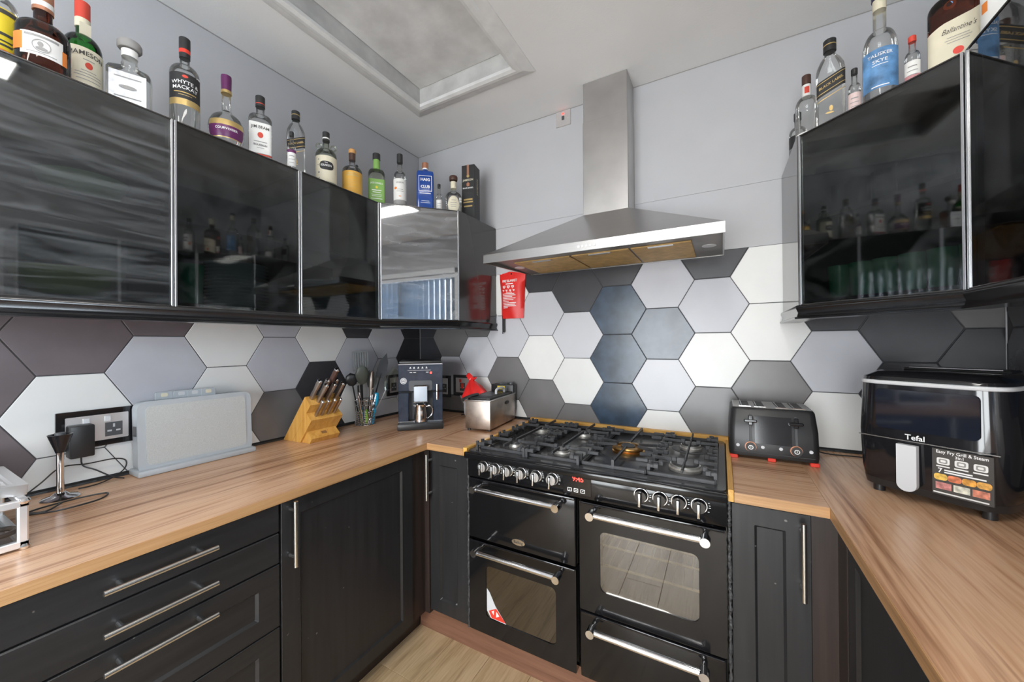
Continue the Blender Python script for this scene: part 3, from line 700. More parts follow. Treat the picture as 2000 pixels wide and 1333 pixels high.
# body is open at the oven windows: sides, back, floor and the partition between the ovens
b = BM()
for a in ((CX0, CX0+.012, -.660, -.034, .132, .884), (CX1-.012, CX1, -.660, -.034, .132, .884), (CX0, CX1, -.046, -.034, .132, .884), (CX0, CX1, -.66, -.034, .132, .145), (1.418, 1.431, -.66, -.034, .132, .884), (CX0, CX1, -.66, -.034, .79, .80)): box(b, *a)
cpart('body', b, M_['enamel'])
for x0, x1, z0, z1, nr in ((CX0+.02, 1.412, .16, .50, (.385, .27)), (1.436, CX1-.02, .40, .765, (.645, .60, .525))):
    cav = cpart('oven_cavity', poly_prism(BM(), [(x0, -.655), (x0, -.06), (x1, -.06), (x1, -.655), (x1-.006, -.655), (x1-.006, -.066), (x0+.006, -.066), (x0+.006, -.655)], z0, z1), M_['ovencav'])
    cpart('cavity_floor', bx(x0, x1, -.655, -.06, z0-.006, z0), M_['ovencav']); cpart('cavity_roof', bx(x0, x1, -.655, -.06, z1, z1+.006), M_['ovencav'])
    for z in nr:
        b = BM(); cyl(b, (x0+.01, -.62, z), (x1-.01, -.62, z), .005, 8); cyl(b, (x0+.01, -.15, z), (x1-.01, -.15, z), .0035, 8)
        for i in range(14): x = x0+.02+(x1-x0-.04)*i/13; cyl(b, (x, -.63, z+.003), (x, -.14, z+.003), .002, 6)
        cpart('oven_rack', b, M_['rackwarm'])
cpart('toe_leg', cyl(BM(), (1.40, -.60, 0), (1.40, -.60, .133), .018), M_['chromesoft']); cpart('toe_leg', cyl(BM(), (1.87, -.60, 0), (1.87, -.60, .133), .018), M_['chromesoft'])
cpart('toe_leg', cyl(BM(), (.97, -.60, 0), (.97, -.60, .133), .018), M_['chromesoft'])
# control panel with knobs and clock
cpart('control_panel', bx(CX0, CX1, CYF, -.655, .797, .888, bev=.003, seg=2), M_['enamel'])
def knob(x, big):
    z = .851; y = CYF
    k = cpart('knob', cyl(BM(), (x, y-.001, z), (x, y-.022, z), .0225, 20, .0195), M_['plasticgloss'] if big else M_['steelX'])
    cpart('knob_ring', cyl(BM(), (x, y, z), (x, y-.004, z), .0250, 24, .024), M_['chrome'], k)
    cpart('knob_grip', bx(x-.0042, x+.0042, y-.042, y-.018, z-.027, z+.017, bev=.0015, seg=2), M_['chrome'] if not big else M_['chromesoft'], k)
    b = BM()
    for dx, dz, w, h in ((0, .036, .011, .005), (-.006, .036, .003, .004), (.0, .0295, .002, .003), (.03, .004, .005, .0016), (.03, -.003, .006, .0016), (.027, -.016, .005, .0016), (.028, .012, .004, .0016)):
        box(b, x+dx-w/2, x+dx+w/2, y-.0012, y-.0002, z+dz-h/2, z+dz+h/2)
    cpart('dial_marks', b, M_['white'], k, smooth=None)
for i, x in enumerate((1.007, 1.066, 1.126, 1.188, 1.256, 1.325)): knob(x, False)
for i, x in enumerate((1.655, 1.716, 1.774, 1.834)): knob(x, True)
dp = cpart('clock_display', bx(1.368, 1.478, CYF-.0015, CYF+.002, .808, .884, bev=.001), M_['plasticgloss'])
text_front('clock_digits', '9:45', .026, M_['redled'], dp, 1.428-cox, CYF-.002-coy, .866, bold=.01)
b = BM()
for x in (1.395, 1.42, 1.446):
    plate_hole(b, rrect(x-.0085, x+.0085, .817, .831, .001, 1), rrect(x-.0065, x+.0065, .819, .829, .001, 1), CYF-.0028, CYF-.0016); box(b, x-.003, x+.003, CYF-.0028, CYF-.0016, .823, .825)
cpart('touch_buttons', b, M_['white'], dp, smooth=None)
# doors and drawer
def chrome_handle(parent, x0, x1, z):
    b = BM(); cyl(b, (x0, -.757, z), (x1, -.757, z), .0105, 16)
    h = cpart('handle', b, M_['chrome'], parent, label='polished chrome bar handle')
    for x in (x0, x1):
        b = BM(); cyl(b, (x, CYF, z), (x, -.745, z), .0085, 12); cyl(b, (x, -.740, z), (x, -.774, z), .0155, 18, .0145)
        cpart('handle_post', b, M_['chrome'], h)
def edge_strip(parent, x0, x1, z): cpart('top_rail', bx(x0+.004, x1-.004, CYF-.004, CYF+.01, z-.010, z, bev=.003, seg=2), M_['plasticgloss'], parent)
g = cpart('grill_door', bx(CX0+.006, 1.4165, CYF, -.662, .532, .7925, bev=.006, seg=3), M_['enamel']); edge_strip(g, CX0+.006, 1.4165, .7925)
chrome_handle(g, .994, 1.362, .770)
bd = cpart('badge', cyl(BM(), (1.173, CYF, .567), (1.173, CYF-.004, .567), .03, 28), M_['chrome'], g)
for v in bd.data.vertices: v.co.z = .567+(v.co.z-.567)*.42
text_front('badge_text', 'Belling', .016, M_['ink'], bd, 1.173-cox, CYF-.0045-coy, .5665, bold=.01)
def oven_door(name, x0, x1, z0, z1, wx0, wx1, wz0, wz1):
    d = cpart(name, plate_hole(BM(), rrect(x0, x1, z0, z1, .006, 4), rrect(wx0, wx1, wz0, wz1, .022, 4), CYF, -.662), M_['enamel'], smooth=30)
    edge_strip(d, x0, x1, z1)
    poly = rrect(wx0+.0005, wx1-.0005, wz0+.0005, wz1-.0005, .0215, 4)
    cpart('oven_window', poly_prism(BM(), poly, CYF+.003, CYF+.006, 'y'), M_['ovenglass'], d, label='reflective oven window')
    return d
d = oven_door('oven_door', CX0+.006, 1.4165, .134, .524, 1.012, 1.334, .206, .428); chrome_handle(d, .998, 1.362, .508)
# energy sticker in the lower left corner of the left window
st = cpart('sticker', poly_prism(BM(), [(1.016, .236), (1.016, .330), (1.030, .316), (1.058, .266), (1.110, .196+.012), (1.036, .210)], CYF+.0018, CYF+.0026, 'y'), M_['lightgrey'], d, label='grey and red triangular energy sticker')
cpart('sticker_red', poly_prism(BM(), [(1.026, .238), (1.062, .258), (1.108, .212), (1.040, .212)], CYF+.0008, CYF+.0016, 'y'), M_['redplastic'], st)
for q in ([(1.040, .240), (1.052, .248), (1.050, .228)], [(1.064, .246), (1.078, .232), (1.062, .222)]): cpart('sticker_mark', poly_prism(BM(), q, CYF-.0002, CYF+.0006, 'y'), M_['white'], st)
d = oven_door('oven_door', 1.4315, CX1-.003, .386, .7875, 1.508, 1.832, .470, .690); chrome_handle(d, 1.492, 1.852, .768)
d = cpart('storage_drawer', bx(1.4315, CX1-.003, CYF, -.662, .134, .380, bev=.006, seg=3), M_['enamel']); edge_strip(d, 1.4315, CX1-.003, .380); chrome_handle(d, 1.490, 1.846, .357)
# hob
hob = cpart('hob_tray', bx(CX0-.004, CX1+.002, CYF-.022, -.030, .884, .904, bev=.006, seg=3), M_['enamelmatt'])
cpart('hob_front_rail', bx(CX0-.004, CX1+.002, CYF-.026, CYF-.004, .880, .907, bev=.005, seg=3), M_['enamel'], hob)
b = plate_hole(BM(), rrect(CX0, CX1-.002, -.7, -.035, .02, 4), rrect(CX0+.022, CX1-.024, -.662, -.058, .03, 4), 0, .006)
bmesh.ops.transform(b, matrix=Matrix(((1, 0, 0, 0), (0, 0, 1, 0), (0, 1, 0, .904), (0, 0, 0, 1))), verts=b.verts)
cpart('hob_rim', b, M_['enamelmatt'], hob)
def burner(x, y, r, wok=False):
    w = cpart('burner_well', lathe(BM(), [(r*1.9, .9045), (r*1.75, .9065), (r*1.35, .9055), (r*1.3, .905)], 28, M=Matrix.Translation((x, y, 0))), M_['iron'], hob)
    u = cpart('burner', lathe(BM(), [(r*1.08, .905), (r*1.1, .914), (r*1.0, .918), (r*1.0, .925), (r*.5, .926)], 28, M=Matrix.Translation((x, y, 0))), M_['brass'] if wok else M_['burneralu'])
    if wok:
        cpart('burner_ring', lathe(BM(), [(r*1.06, .922), (r*1.1, .927), (r*1.04, .932), (r*.72, .933), (r*.68, .926)], 32, M=Matrix.Translation((x, y, 0))), M_['brass'], u)
        cpart('burner_cap', lathe(BM(), [(r*.46, .924), (r*.48, .933), (r*.40, .937), (0, .938)], 24, M=Matrix.Translation((x, y, 0))), M_['iron'], u)
    else:
        cpart('burner_cap', lathe(BM(), [(r*.88, .925), (r*.92, .929), (r*.85, .933), (0, .9345)], 24, M=Matrix.Translation((x, y, 0))), M_['enamelmatt'], u)
BUR = ((1.085, -.560, .026), (1.070, -.235, .034), (1.306, -.555, .032), (1.300, -.235, .028), (1.780, -.225, .040), (1.780, -.520, .052))
for x, y, r in BUR: burner(x, y, r)
burner(1.546, -.390, .062, True)
def bar(b, p0, p1, w=.007, z0=.930, z1=.943):
    p0, p1 = Vector(p0), Vector(p1); d = p1-p0; L_ = d.length
    box(b, 0, L_, -w/2, w/2, z0, z1, bev=.002, M=Matrix.Translation((p0.x, p0.y, 0)) @ Matrix.Rotation(math.atan2(d.y, d.x), 4, 'Z'))
def grate(x0, x1, burners, left_tips=False):
    b = BM(); y0, y1 = -.652, -.068
    # low rim frame
    for q0, q1 in (((x0, y0), (x1, y0)), ((x0, y1), (x1, y1)), ((x0, y0), (x0, y1)), ((x1, y0), (x1, y1))): bar(b, q0, q1, .008, .908, .922)
    if len(burners) == 1:
        cx, cy = burners[0][:2]
        for a in (20, 90, 160, 200, 270, 340):
            dx, dy = math.cos(math.radians(a)), math.sin(math.radians(a))
            t = min((x1-cx)/dx if dx > .01 else ((x0-cx)/dx if dx < -.01 else 9), (y1-cy)/dy if dy > .01 else ((y0-cy)/dy if dy < -.01 else 9))
            bar(b, (cx+dx*.045, cy+dy*.045), (cx+dx*t, cy+dy*t), .009)
            box(b, cx+dx*t-.005, cx+dx*t+.005, cy+dy*t-.005, cy+dy*t+.005, .906, .943)
        for s in (-1, 1):
            for fy in (.12, .25, .75, .88): 
                xe = x0 if s < 0 else x1; y = y0+(y1-y0)*fy; bar(b, (xe, y), (xe-s*.045, y), .009)
    else:
        for cx, cy, r in burners:
            for s in (-1, 1):
                xe = x0 if s < 0 else x1
                for dy, ln in ((-.115, .3), (-.075, .40), (0, .80), (.075, .40), (.115, .3)):
                    inner = xe + (cx-xe)*ln if dy else cx+s*r*.55
                    y = cy+dy; bar(b, (xe, y), (inner, y), .0075)
                    box(b, xe-.005, xe+.005, y-.006, y+.006, .906, .948 if left_tips else .943)
                    box(b, min(inner, inner+s*.018), max(inner, inner+s*.018), y-.006, y+.006, .930, .946, bev=.002)
        cx = sum(q[0] for q in burners)/len(burners); ys = sorted(q[1] for q in burners)
        bar(b, (cx, y0), (cx, ys[0]-.02)); bar(b, (cx, ys[0]+.02), (cx, ys[1]-.02)); bar(b, (cx, ys[1]+.02), (cx, y1))
    cpart('pan_support', b, M_['iron'], ck, smooth=None)
grate(.958, 1.188, BUR[:2], True); grate(1.198, 1.418, BUR[2:4]); grate(1.428, 1.660, [(1.546, -.390)]); grate(1.670, 1.880, BUR[4:])

# ================================================================== cooker hood
hd = thing('cooker_hood', 'stainless steel chimney cooker hood above the range cooker', 'hood', (1.407, -.26, 1.765)); hox, hoy, hoz = 1.407, -.26, 1.765
def hpart(name, bm, m, parent=hd, **k):
    bmesh.ops.translate(bm, vec=(-hox, -hoy, -hoz), verts=bm.verts); return part(name, bm, m, parent, **k)
X0, X1, Y0, Y1 = .897, 1.917, -.5255, -.006
b = BM()
outer = [(X0, Y0), (X1, Y0), (X1, Y1), (X0, Y1)]; inn = [(X0+.006, Y0+.006), (X1-.006, Y0+.006), (X1-.006, Y1-.006), (X0+.006, Y1-.006)]
rows = [[b.verts.new((*p, z if not (z == 1.765 and i > 1) else 1.786)) for i, p in enumerate(q)] for q, z in ((outer, 1.765), (outer, 1.805), (inn, 1.805), (inn, 1.765))]
for A, B in zip(rows, rows[1:]+rows[:1]):
    for i in range(4): b.faces.new((A[i], A[(i+1) % 4], B[(i+1) % 4], B[i]))
hpart('rim_band', b, M_['steelX'], smooth=None)
b = BM(); in2 = [(X0+.0065, Y0+.0065), (X1-.0065, Y0+.0065), (X1-.0065, Y1-.0065), (X0+.0065, Y1-.0065)]; in3 = [(X0+.009, Y0+.009), (X1-.009, Y0+.009), (X1-.009, Y1-.009), (X0+.009, Y1-.009)]
rows = [[b.verts.new((*p, z if not (z == 1.766 and i > 1) else 1.787)) for i, p in enumerate(q)] for q, z in ((in2, 1.766), (in2, 1.789), (in3, 1.789), (in3, 1.766))]
for A, B in zip(rows, rows[1:]+rows[:1]):
    for i in range(4): b.faces.new((A[i], A[(i+1) % 4], B[(i+1) % 4], B[i]))
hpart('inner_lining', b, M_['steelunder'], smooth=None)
b = BM(); top = [(1.283, -.160), (1.508, -.160), (1.508, Y1), (1.283, Y1)]
rows = [[b.verts.new((*p, z)) for p in q] for q, z in ((outer, 1.8052), (top, 2.040))]
for i in range(4): b.faces.new((rows[0][i], rows[0][(i+1) % 4], rows[1][(i+1) % 4], rows[1][i]))
b.faces.new(rows[1])
hpart('canopy', b, M_['steelX'], smooth=None)
hpart('chimney_cover', bx(1.281, 1.510, -.162, Y1, 2.030, 2.520, bev=.002), M_['steelZ'])
hpart('chimney_cover', bx(1.2835, 1.5075, -.1595, Y1, 2.519, RZ-.001, bev=.002), M_['steelZ'])
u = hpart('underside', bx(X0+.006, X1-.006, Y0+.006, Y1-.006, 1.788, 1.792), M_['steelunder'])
for x0, x1 in ((.985, 1.281), (1.290, 1.552), (1.561, 1.800)):
    f_ = hpart('grease_filter', bx(x0, x1, -.375, -.055, 1.782, 1.789, bev=.002), M_['greasefilter'])
    hpart('filter_latch', bx((x0+x1)/2-.05, (x0+x1)/2+.05, -.372, -.356, 1.779, 1.782), M_['alu'], f_)
for x in (1.378, 1.395, 1.412, 1.429, 1.446):
    hpart('button', bx(x-.005, x+.005, Y0-.003, Y0+.001, 1.778, 1.788, bev=.001), M_['white'])
hpart('indicator', cyl(BM(), (1.50, Y0, 1.783), (1.50, Y0-.002, 1.783), .0022, 10), M_['white'])
for x in (.945, 1.860): hpart('lamp', lathe(BM(), [(.028, 1.786), (.028, 1.789)], 20, M=Matrix.Translation((x, -.24, 0))), M_['lightgrey'])
# fused switch high on the wall
sw = thing('wall_switch', 'brushed steel fused switch with red light high on the back wall', 'switch', (1.114, 0, 2.632))
part('plate', bx(-.045, .045, -.008, -.0005, 0, .088, bev=.002), M_['socketsteel'], sw)
part('rocker', bx(-.008, .008, -.012, -.008, .034, .056, bev=.001), M_['greypanel'], sw); part('indicator_light', bx(-.006, .006, -.0105, -.008, .067, .073), M_['redled'], sw)
for x in (-.03, .03): part('screw', cyl(BM(), (x, -.008, .044), (x, -.0095, .044), .003, 8), M_['chrome'], sw)
# fire blanket
fb = thing('fire_blanket', 'red fire blanket pouch with white print hanging beside the hood', 'fire blanket', (.772, 0, 1.530))
b = BM(); nx, nz = 8, 10; W0, W1 = .075, .090; Hh = .275; fr = []; bk = []
for j in range(nz+1):
    v = j/nz; w = W0+(W1-W0)*v; rf = []; rb = []
    for i in range(nx+1):
        u_ = -1+2*i/nx; z = v*(Hh + (.022 if u_ < 0 else .022-.045*u_)*0) ; ztop = v*(Hh+.018*(1-abs(u_+.2)))
        bul = .010+.026*(1-u_*u_)**.6*math.sin(PI*min(1, .12+v*.86))**.7 + .003*math.sin(5*u_+7*v)
        rf.append(b.verts.new((u_*w, -bul, ztop))); rb.append(b.verts.new((u_*w, -.004, ztop)))
    fr.append(rf); bk.append(rb)
for j in range(nz):
    for i in range(nx):
        b.faces.new((fr[j][i], fr[j][i+1], fr[j+1][i+1], fr[j+1][i])); b.faces.new((bk[j][i], bk[j+1][i], bk[j+1][i+1], bk[j][i+1]))
    b.faces.new((fr[j][0], fr[j+1][0], bk[j+1][0], bk[j][0])); b.faces.new((fr[j][nx], bk[j][nx], bk[j+1][nx], fr[j+1][nx]))
for i in range(nx):
    b.faces.new((fr[0][i], bk[0][i], bk[0][i+1], fr[0][i+1])); b.faces.new((fr[nz][i], fr[nz][i+1], bk[nz][i+1], bk[nz][i]))
pch = part('pouch', b, M_['red'], fb, 60)
part('eyelet', cyl(BM(), (.0, -.020, .275), (0, -.023, .275), .005, 10), M_['chrome'], fb)
def pouch_y(x, z):
    v = z/Hh
    for _i in range(3): u_ = x/(W0+(W1-W0)*v); v = min(max(z/(Hh+.018*(1-abs(u_+.2))), 0), 1)
    return -(.010+.026*max(1-u_*u_, 0)**.6*math.sin(PI*min(1, .12+v*.86))**.7+.003*math.sin(5*u_+7*v))-.0030
def pouch_print(bmx):
    for v in bmx.verts: v.co = Vector((v.co.x, pouch_y(v.co.x, v.co.z)+v.co.y*0, v.co.z))
    return bmx
t_ = text_bm('FIRE BLANKET', .022, .02); bmesh.ops.transform(t_, matrix=Matrix.Translation((-.010, 0, .232)) @ FRONT @ Matrix.Diagonal((.75, 1, 1, 1)), verts=t_.verts)
part('print_title', pouch_print(t_), M_['white'], pch, None)
b = BM()
def pq(x0, x1, z0, z1):
    n = 5; A = [b.verts.new((x0+(x1-x0)*i/n, 0, z0)) for i in range(n+1)]; B = [b.verts.new((x0+(x1-x0)*i/n, 0, z1)) for i in range(n+1)]
    for i in range(n): b.faces.new((A[i], A[i+1], B[i+1], B[i]))
for i, (x0, x1) in enumerate(((-.056, .026), (-.056, .034), (-.056, .012), (-.056, .034), (-.056, .02), (-.056, -.01), (-.056, .036), (-.056, .03), (-.056, .036), (-.056, -.02))):
    z = .150-i*.0095; pq(x0, x1, z, z+.0042)
for i in range(3):
    x = -.046+i*.03
    for a, c in ((0, .008), (.008, 0)): pq(x-.009, x+.009, .192+a-.001, .195+a); 
    pq(x-.010, x-.007, .193, .203); pq(x+.006, x+.009, .193, .203); pq(x-.005, x+.005, .185, .188)
for i in range(4):
    x = -.05+i*.024; pq(x-.008, x+.006, .172, .177); pq(x-.003, x+.004, .166, .17)
pq(-.03, .01, .158, .161); pq(-.036, .016, .211, .2165)
part('print_lines', pouch_print(b), M_['white'], pch, None)
part('strap', bx(-.068, -.054, -.016, -.013, -.085, .03), M_['blackpaper'], fb, label='black pull strap'); part('strap', bx(-.070, -.066, -.019, -.016, -.095, .02), M_['blackpaper'], fb)
part('hook', bx(-.086, -.078, -.006, -.0005, .26, .285), M_['white'], fb)
# ================================================================== things on the worktops
ZW = .9105
# ---- chopping board case
t = thing('chopping_board_set', 'grey upright chopping board case with index tabs against the left tiles', 'chopping boards', (.060, -1.342, ZW))
def yzprism(poly, x0, x1): return poly_prism(BM(), poly, x0, x1, 'x')
part('foot', bx(-.045, .047, -.192, .192, 0, .022, bev=.006, seg=2), M_['greyplastic'], t)
tilt = Matrix.Rotation(math.radians(-3), 4, 'Y')
def tl(bm): bmesh.ops.transform(bm, matrix=Matrix.Translation((-.006, 0, .012)) @ tilt, verts=bm.verts); return bm
part('case', tl(yzprism(rrect(-.184, .184, 0, .252, .026, 4), -.022, .028)), M_['greyplastic'], t)
part('case_rim', tl(poly_prism(BM(), rrect(-.186, .186, -.004, .250, .026, 4), .024, .031, 'x')), M_['greyplastic'], t)
part('front_board', tl(yzprism(rrect(-.163, .163, .020, .234, .018, 4), .030, .0335)), M_['boardspeck'], t, label='speckled grey front board')
part('side_tab', tl(bx(-.005, .024, -.188, -.184, .13, .165)), M_['greypanel'], t)
for i, (y, w) in enumerate(((-.095, .026), (-.045, .024), (-.005, .022), (.038, .024))):
    q = part('board_tab', tl(yzprism(rrect(y-w, y+w, .245, .280, .006, 3), -.018+.008*i, -.012+.008*i)), M_['greyplastic'], t)
    part('tab_icon', tl(yzprism(rrect(y-.010, y+.010, .261, .275, .004, 3), -.0122+.008*i, -.011+.008*i)), M_['cream'] if i in (0, 3) else M_['lightgrey'], q)
# ---- knife block and knives
t = thing('knife_block', 'stepped beech knife block against the charcoal tile', 'knife block', (.004, -.893, ZW))
W2 = .084
part('rear_block', poly_prism(BM(), [(.005, 0), (.077, 0), (.222, .184), (.180, .221)], -W2, W2, 'y'), M_['block'], t)
part('front_block', poly_prism(BM(), [(.0775, 0), (.140, 0), (.228, .113), (.190, .144)], -W2*.99, W2*.99, 'y'), M_['block'], t)
ft = part('foot_block', poly_prism(BM(), [(.1405, 0), (.200, 0), (.2175, .024), (.180, .056), (.178, .048)], -W2*.88, W2*.88, 'y'), M_['block'], t)
part('logo_plate', box(BM(), -.008, .008, -.013, .013, 0, .001, M=Matrix.Translation((.1985, 0, .0405)) @ Matrix.Rotation(math.radians(40.5), 4, 'Y')), M_['chromesoft'], ft)
KD = Vector((.616, 0, .787))
kmesh = {}
def knife(label, x, y, z, L_, r, grp, steel=False):
    k = thing('kitchen_knife' if not steel else 'sharpening_steel', label, 'knife' if not steel else 'sharpener', (.004+x, -.893+y, ZW+z), 0, grp)
    key = (L_, r)
    if key not in kmesh:
        Mx = Matrix.Rotation(math.atan2(KD.x, KD.z), 4, 'Y')
        h_ = lathe(BM(), [(r*.8, r*.55, 0, 3), (r, r*.65, L_*.2, 3), (r*.85, r*.6, L_*.5, 3), (r*1.05, r*.7, L_*.85, 3), (r*.95, r*.65, L_, 3)], 12, M=Mx)
        c_ = lathe(BM(), [(r*1.0, r*.7, L_, 3), (r*1.02, r*.7, L_+.006, 3), (r*.6, r*.4, L_+.010, 3)], 12, M=Mx)
        b_ = bx(-r*.7, r*.7, -.001, .001, -.03, .001, M=Mx)
        kmesh[key] = (finish(h_, 40), finish(c_, 40), finish(b_, None))
    a, c, bl_ = kmesh[key]
    new_obj('handle', a, M_['steeldirty'] if not steel else M_['brown'], k); new_obj('end_cap', c, M_['chrome'], k); new_obj('blade', bl_, M_['chrome'], k)
pos = lambda s: (.180+(.222-.180)*s, .2215+(.184-.2215)*s)
NM = ['nearest the camera', 'second from the camera', 'third from the camera', 'farthest from the camera']
for i, y in enumerate((-.060, -.018, .028)):
    x, z = pos(.28); knife('large steel-handled knife in the rear row of the knife block, %s' % (NM[0], 'middle one', NM[3])[i], x, y, z, .105, .0125, 'knives in the knife block')
for i, y in enumerate((-.038, .005, .050)):
    x, z = pos(.72); knife('steel-handled knife in the second row of the knife block, %s' % (NM[0], 'middle one', NM[3])[i], x, y, z, .10, .0125, 'knives in the knife block')
x, z = pos(.2); knife('tall sharpening steel with brown handle at the back of the knife block', x, .005, z, .165, .013, None, True)
pos2 = lambda s: (.190+(.228-.190)*s, .1445+(.113-.1445)*s)
for i, y in enumerate((-.050, -.020, .012, .045)):
    x, z = pos2(.5); knife('small steak knife in the front row of the knife block, %s' % NM[i], x, y, z, .085, .0088, 'knives in the knife block')
# ---- wire utensil basket
UX, UY = .085, -.552
t = thing('utensil_holder', 'chrome wire utensil holder beside the coffee machine', 'utensil holder', (UX, UY, ZW))
def ring(r, z, rr=.0016, n=24): return [(r*math.cos(2*PI*i/n), r*math.sin(2*PI*i/n), z) for i in range(n+1)]
for i, z in enumerate((.004, .014, .024, .034, .044, .056, .068, .080, .118, .145)):
    part('wire_ring', tube(BM(), ring(.052+.004*abs(z-.07)/.07, z), .0016 if i not in (0, 9) else .0025, 6, False), M_['chrome'], t)
for i in range(10):
    a = 2*PI*i/10
    part('wire_upright', tube(BM(), [(.056*math.cos(a+s*.9*k), .056*math.sin(a+s*.9*k), .145*k) for k in (0, .33, .66, 1) for s in ((1 if i % 2 else -1),)], .0014, 5), M_['chrome'], t)
part('base', lathe(BM(), [(.054, 0), (.054, .002)], 24), M_['chrome'], t)
def utensil(name, label, dx, dy, lean, parts_):
    u = thing(name, label, 'utensil', (UX+dx, UY+dy, ZW+.003), 0, 'utensils in the wire holder')
    Mx = Matrix.Rotation(lean[0], 4, 'X') @ Matrix.Rotation(lean[1], 4, 'Y') @ Matrix.Rotation(lean[2], 4, 'Z')
    for n, bmx, m in parts_:
        bmesh.ops.transform(bmx, matrix=Mx, verts=bmx.verts); part(n, bmx, m, u)
rod = lambda z0, z1, r=.004: cyl(BM(), (0, 0, z0), (0, 0, z1), r, 8)
def blade(poly, th=.0025): return poly_prism(BM(), poly, -th/2, th/2, 'x')
def slotted():
    b = BM()
    for i in range(7): y = -.039+i*.013; box(b, -.0012, .0012, y-.0044, y+.0044, .325, .418)
    box(b, -.0012, .0012, -.0435, .0435, .312, .327); box(b, -.0012, .0012, -.0435, .0435, .416, .424)
    return b
def spoon_bowl(z, rz_, rx_): return lathe(BM(), [(0, 0, -rz_, 2), (rx_*.62, .006, -rz_*.75, 2), (rx_*.95, .010, -rz_*.2, 2), (rx_, .011, rz_*.15, 2), (rx_*.75, .008, rz_*.65, 2), (0, 0, rz_, 2)], 16, M=Matrix.Translation((0, 0, z)) @ Matrix.Rotation(PI/2, 4, 'Z'))
olive = mat('dark_olive_silicone', (.075, .085, .070), .4); smoke = mat('smoky_grey_nylon', (.16, .165, .165), .4)
FACE = math.radians(-38)     # heads turned a little toward the middle of the room
utensil('slotted_turner', 'grey slotted turner standing tallest in the wire holder', -.012, -.004, (-.02, -.08, FACE), [('shaft', rod(0, .32, .0045), M_['plastic']), ('blade', slotted(), smoke)])
utensil('spatula', 'black curved spatula leaning right in the wire holder', .006, .014, (-.24, .10, FACE), [('shaft', rod(0, .30), M_['plastic']), ('blade', blade([(-.020, .27), (.020, .27), (.030, .32), (.026, .37), (.004, .425), (-.022, .37), (-.028, .32)]), M_['plastic'])])
utensil('serving_spoon', 'dark olive serving spoon leaning toward the knife block', -.004, -.012, (.10, .10, FACE), [('shaft', rod(0, .25), M_['plastic']), ('bowl', spoon_bowl(.292, .060, .036), olive)])
utensil('ladle', 'black rounded ladle at the left of the wire holder', -.018, -.020, (.20, -.02, FACE), [('shaft', rod(0, .24), M_['plastic']), ('bowl', spoon_bowl(.268, .040, .033), M_['plastic'])])
utensil('serving_fork', 'grey nylon serving fork leaning right behind the whisk', -.006, .010, (-.16, .02, FACE), [('shaft', rod(0, .22), M_['plastic']), ('head', blade([(-.018, .21), (.018, .21), (.028, .24), (.028, .31), (.018, .31), (.014, .26), (.006, .31), (-.004, .31), (-.010, .26), (-.018, .31), (-.028, .31), (-.028, .24)]), olive)])
utensil('clear_spatula', 'translucent plastic spatula leaning far right in the wire holder', .010, .022, (-.50, .12, FACE), [('shaft', rod(0, .22, .003), M_['lightgrey']), ('blade', blade([(-.012, .21), (.012, .21), (.030, .25), (.026, .345), (-.024, .360), (-.030, .25)]), M_['clearg'])])
utensil('whisk', 'steel whisk with bulging handle in the middle of the wire holder', .026, .004, (-.03, .06, 0), [('handle', lathe(BM(), [(.004, .10), (.007, .16), (.013, .22), (.015, .26), (.009, .30), (.012, .306), (.0, .31)], 12), M_['steeldirty']), ('shaft', rod(0, .11, .003), M_['chrome'])])
utensil('tongs', 'steel tongs leaning left in the wire holder', .004, -.024, (.12, .05, .2), [('arm', bx(-.002, .002, -.017, -.005, 0, .235), M_['chrome']), ('arm', bx(-.002, .002, .005, .017, 0, .235), M_['chrome'])])
for i, (dx, dy, ln, le, lab_) in enumerate(((.034, -.010, .20, (-.12, .02, 0), 'plain steel-handled utensil at the front of the wire holder'), (.024, -.030, .185, (.26, .08, 0), 'thin steel-handled utensil at the left front of the wire holder'), (.028, .016, .21, (.02, .10, 0), 'steel-handled utensil right of the whisk in the wire holder'), (.036, .004, .175, (-.20, .05, 0), 'short steel-handled utensil leaning right at the front of the wire holder'), (.012, -.034, .20, (.17, .12, 0), 'flat steel-handled utensil beside the tongs in the wire holder'))):
    utensil('steel_utensil', lab_, dx, dy, le, [('shaft', rod(0, ln, .0035), M_['chrome']), ('grip', lathe(BM(), [(.004, ln*.45), (.0065, ln*.6), (.0075, ln*.9), (.005, ln), (0, ln+.003)], 10), M_['chrome'])])
utensil('brush', 'cyan silicone brush hooked at the right of the wire holder', .028, .030, (-.10, .08, 0), [('shaft', rod(0, .06, .005), M_['cyan']), ('handle', lathe(BM(), [(.005, .05), (.009, .075), (.006, .10), (.014, .115), (.017, .150), (.011, .178), (0, .182)], 12), M_['cyan'])])
utensil('peeler', 'lime green handled peeler low inside the wire holder', .020, -.006, (.06, .05, 0), [('handle', lathe(BM(), [(.006, .004), (.009, .03), (.008, .075), (.004, .09)], 10), mat('lime_plastic', (.25, .55, .03), .4)), ('shaft', rod(.085, .15, .0025), M_['chrome'])])
# ---- coffee machine
CMF = Vector((.474, -.511)); CMN = Vector((.658, -.753))
t = thing('coffee_machine', 'dark blue bean-to-cup coffee machine standing across the corner', 'coffee machine', (CMF.x-CMN.x*.17, CMF.y-CMN.y*.17, ZW), math.atan2(CMN.x, -CMN.y))
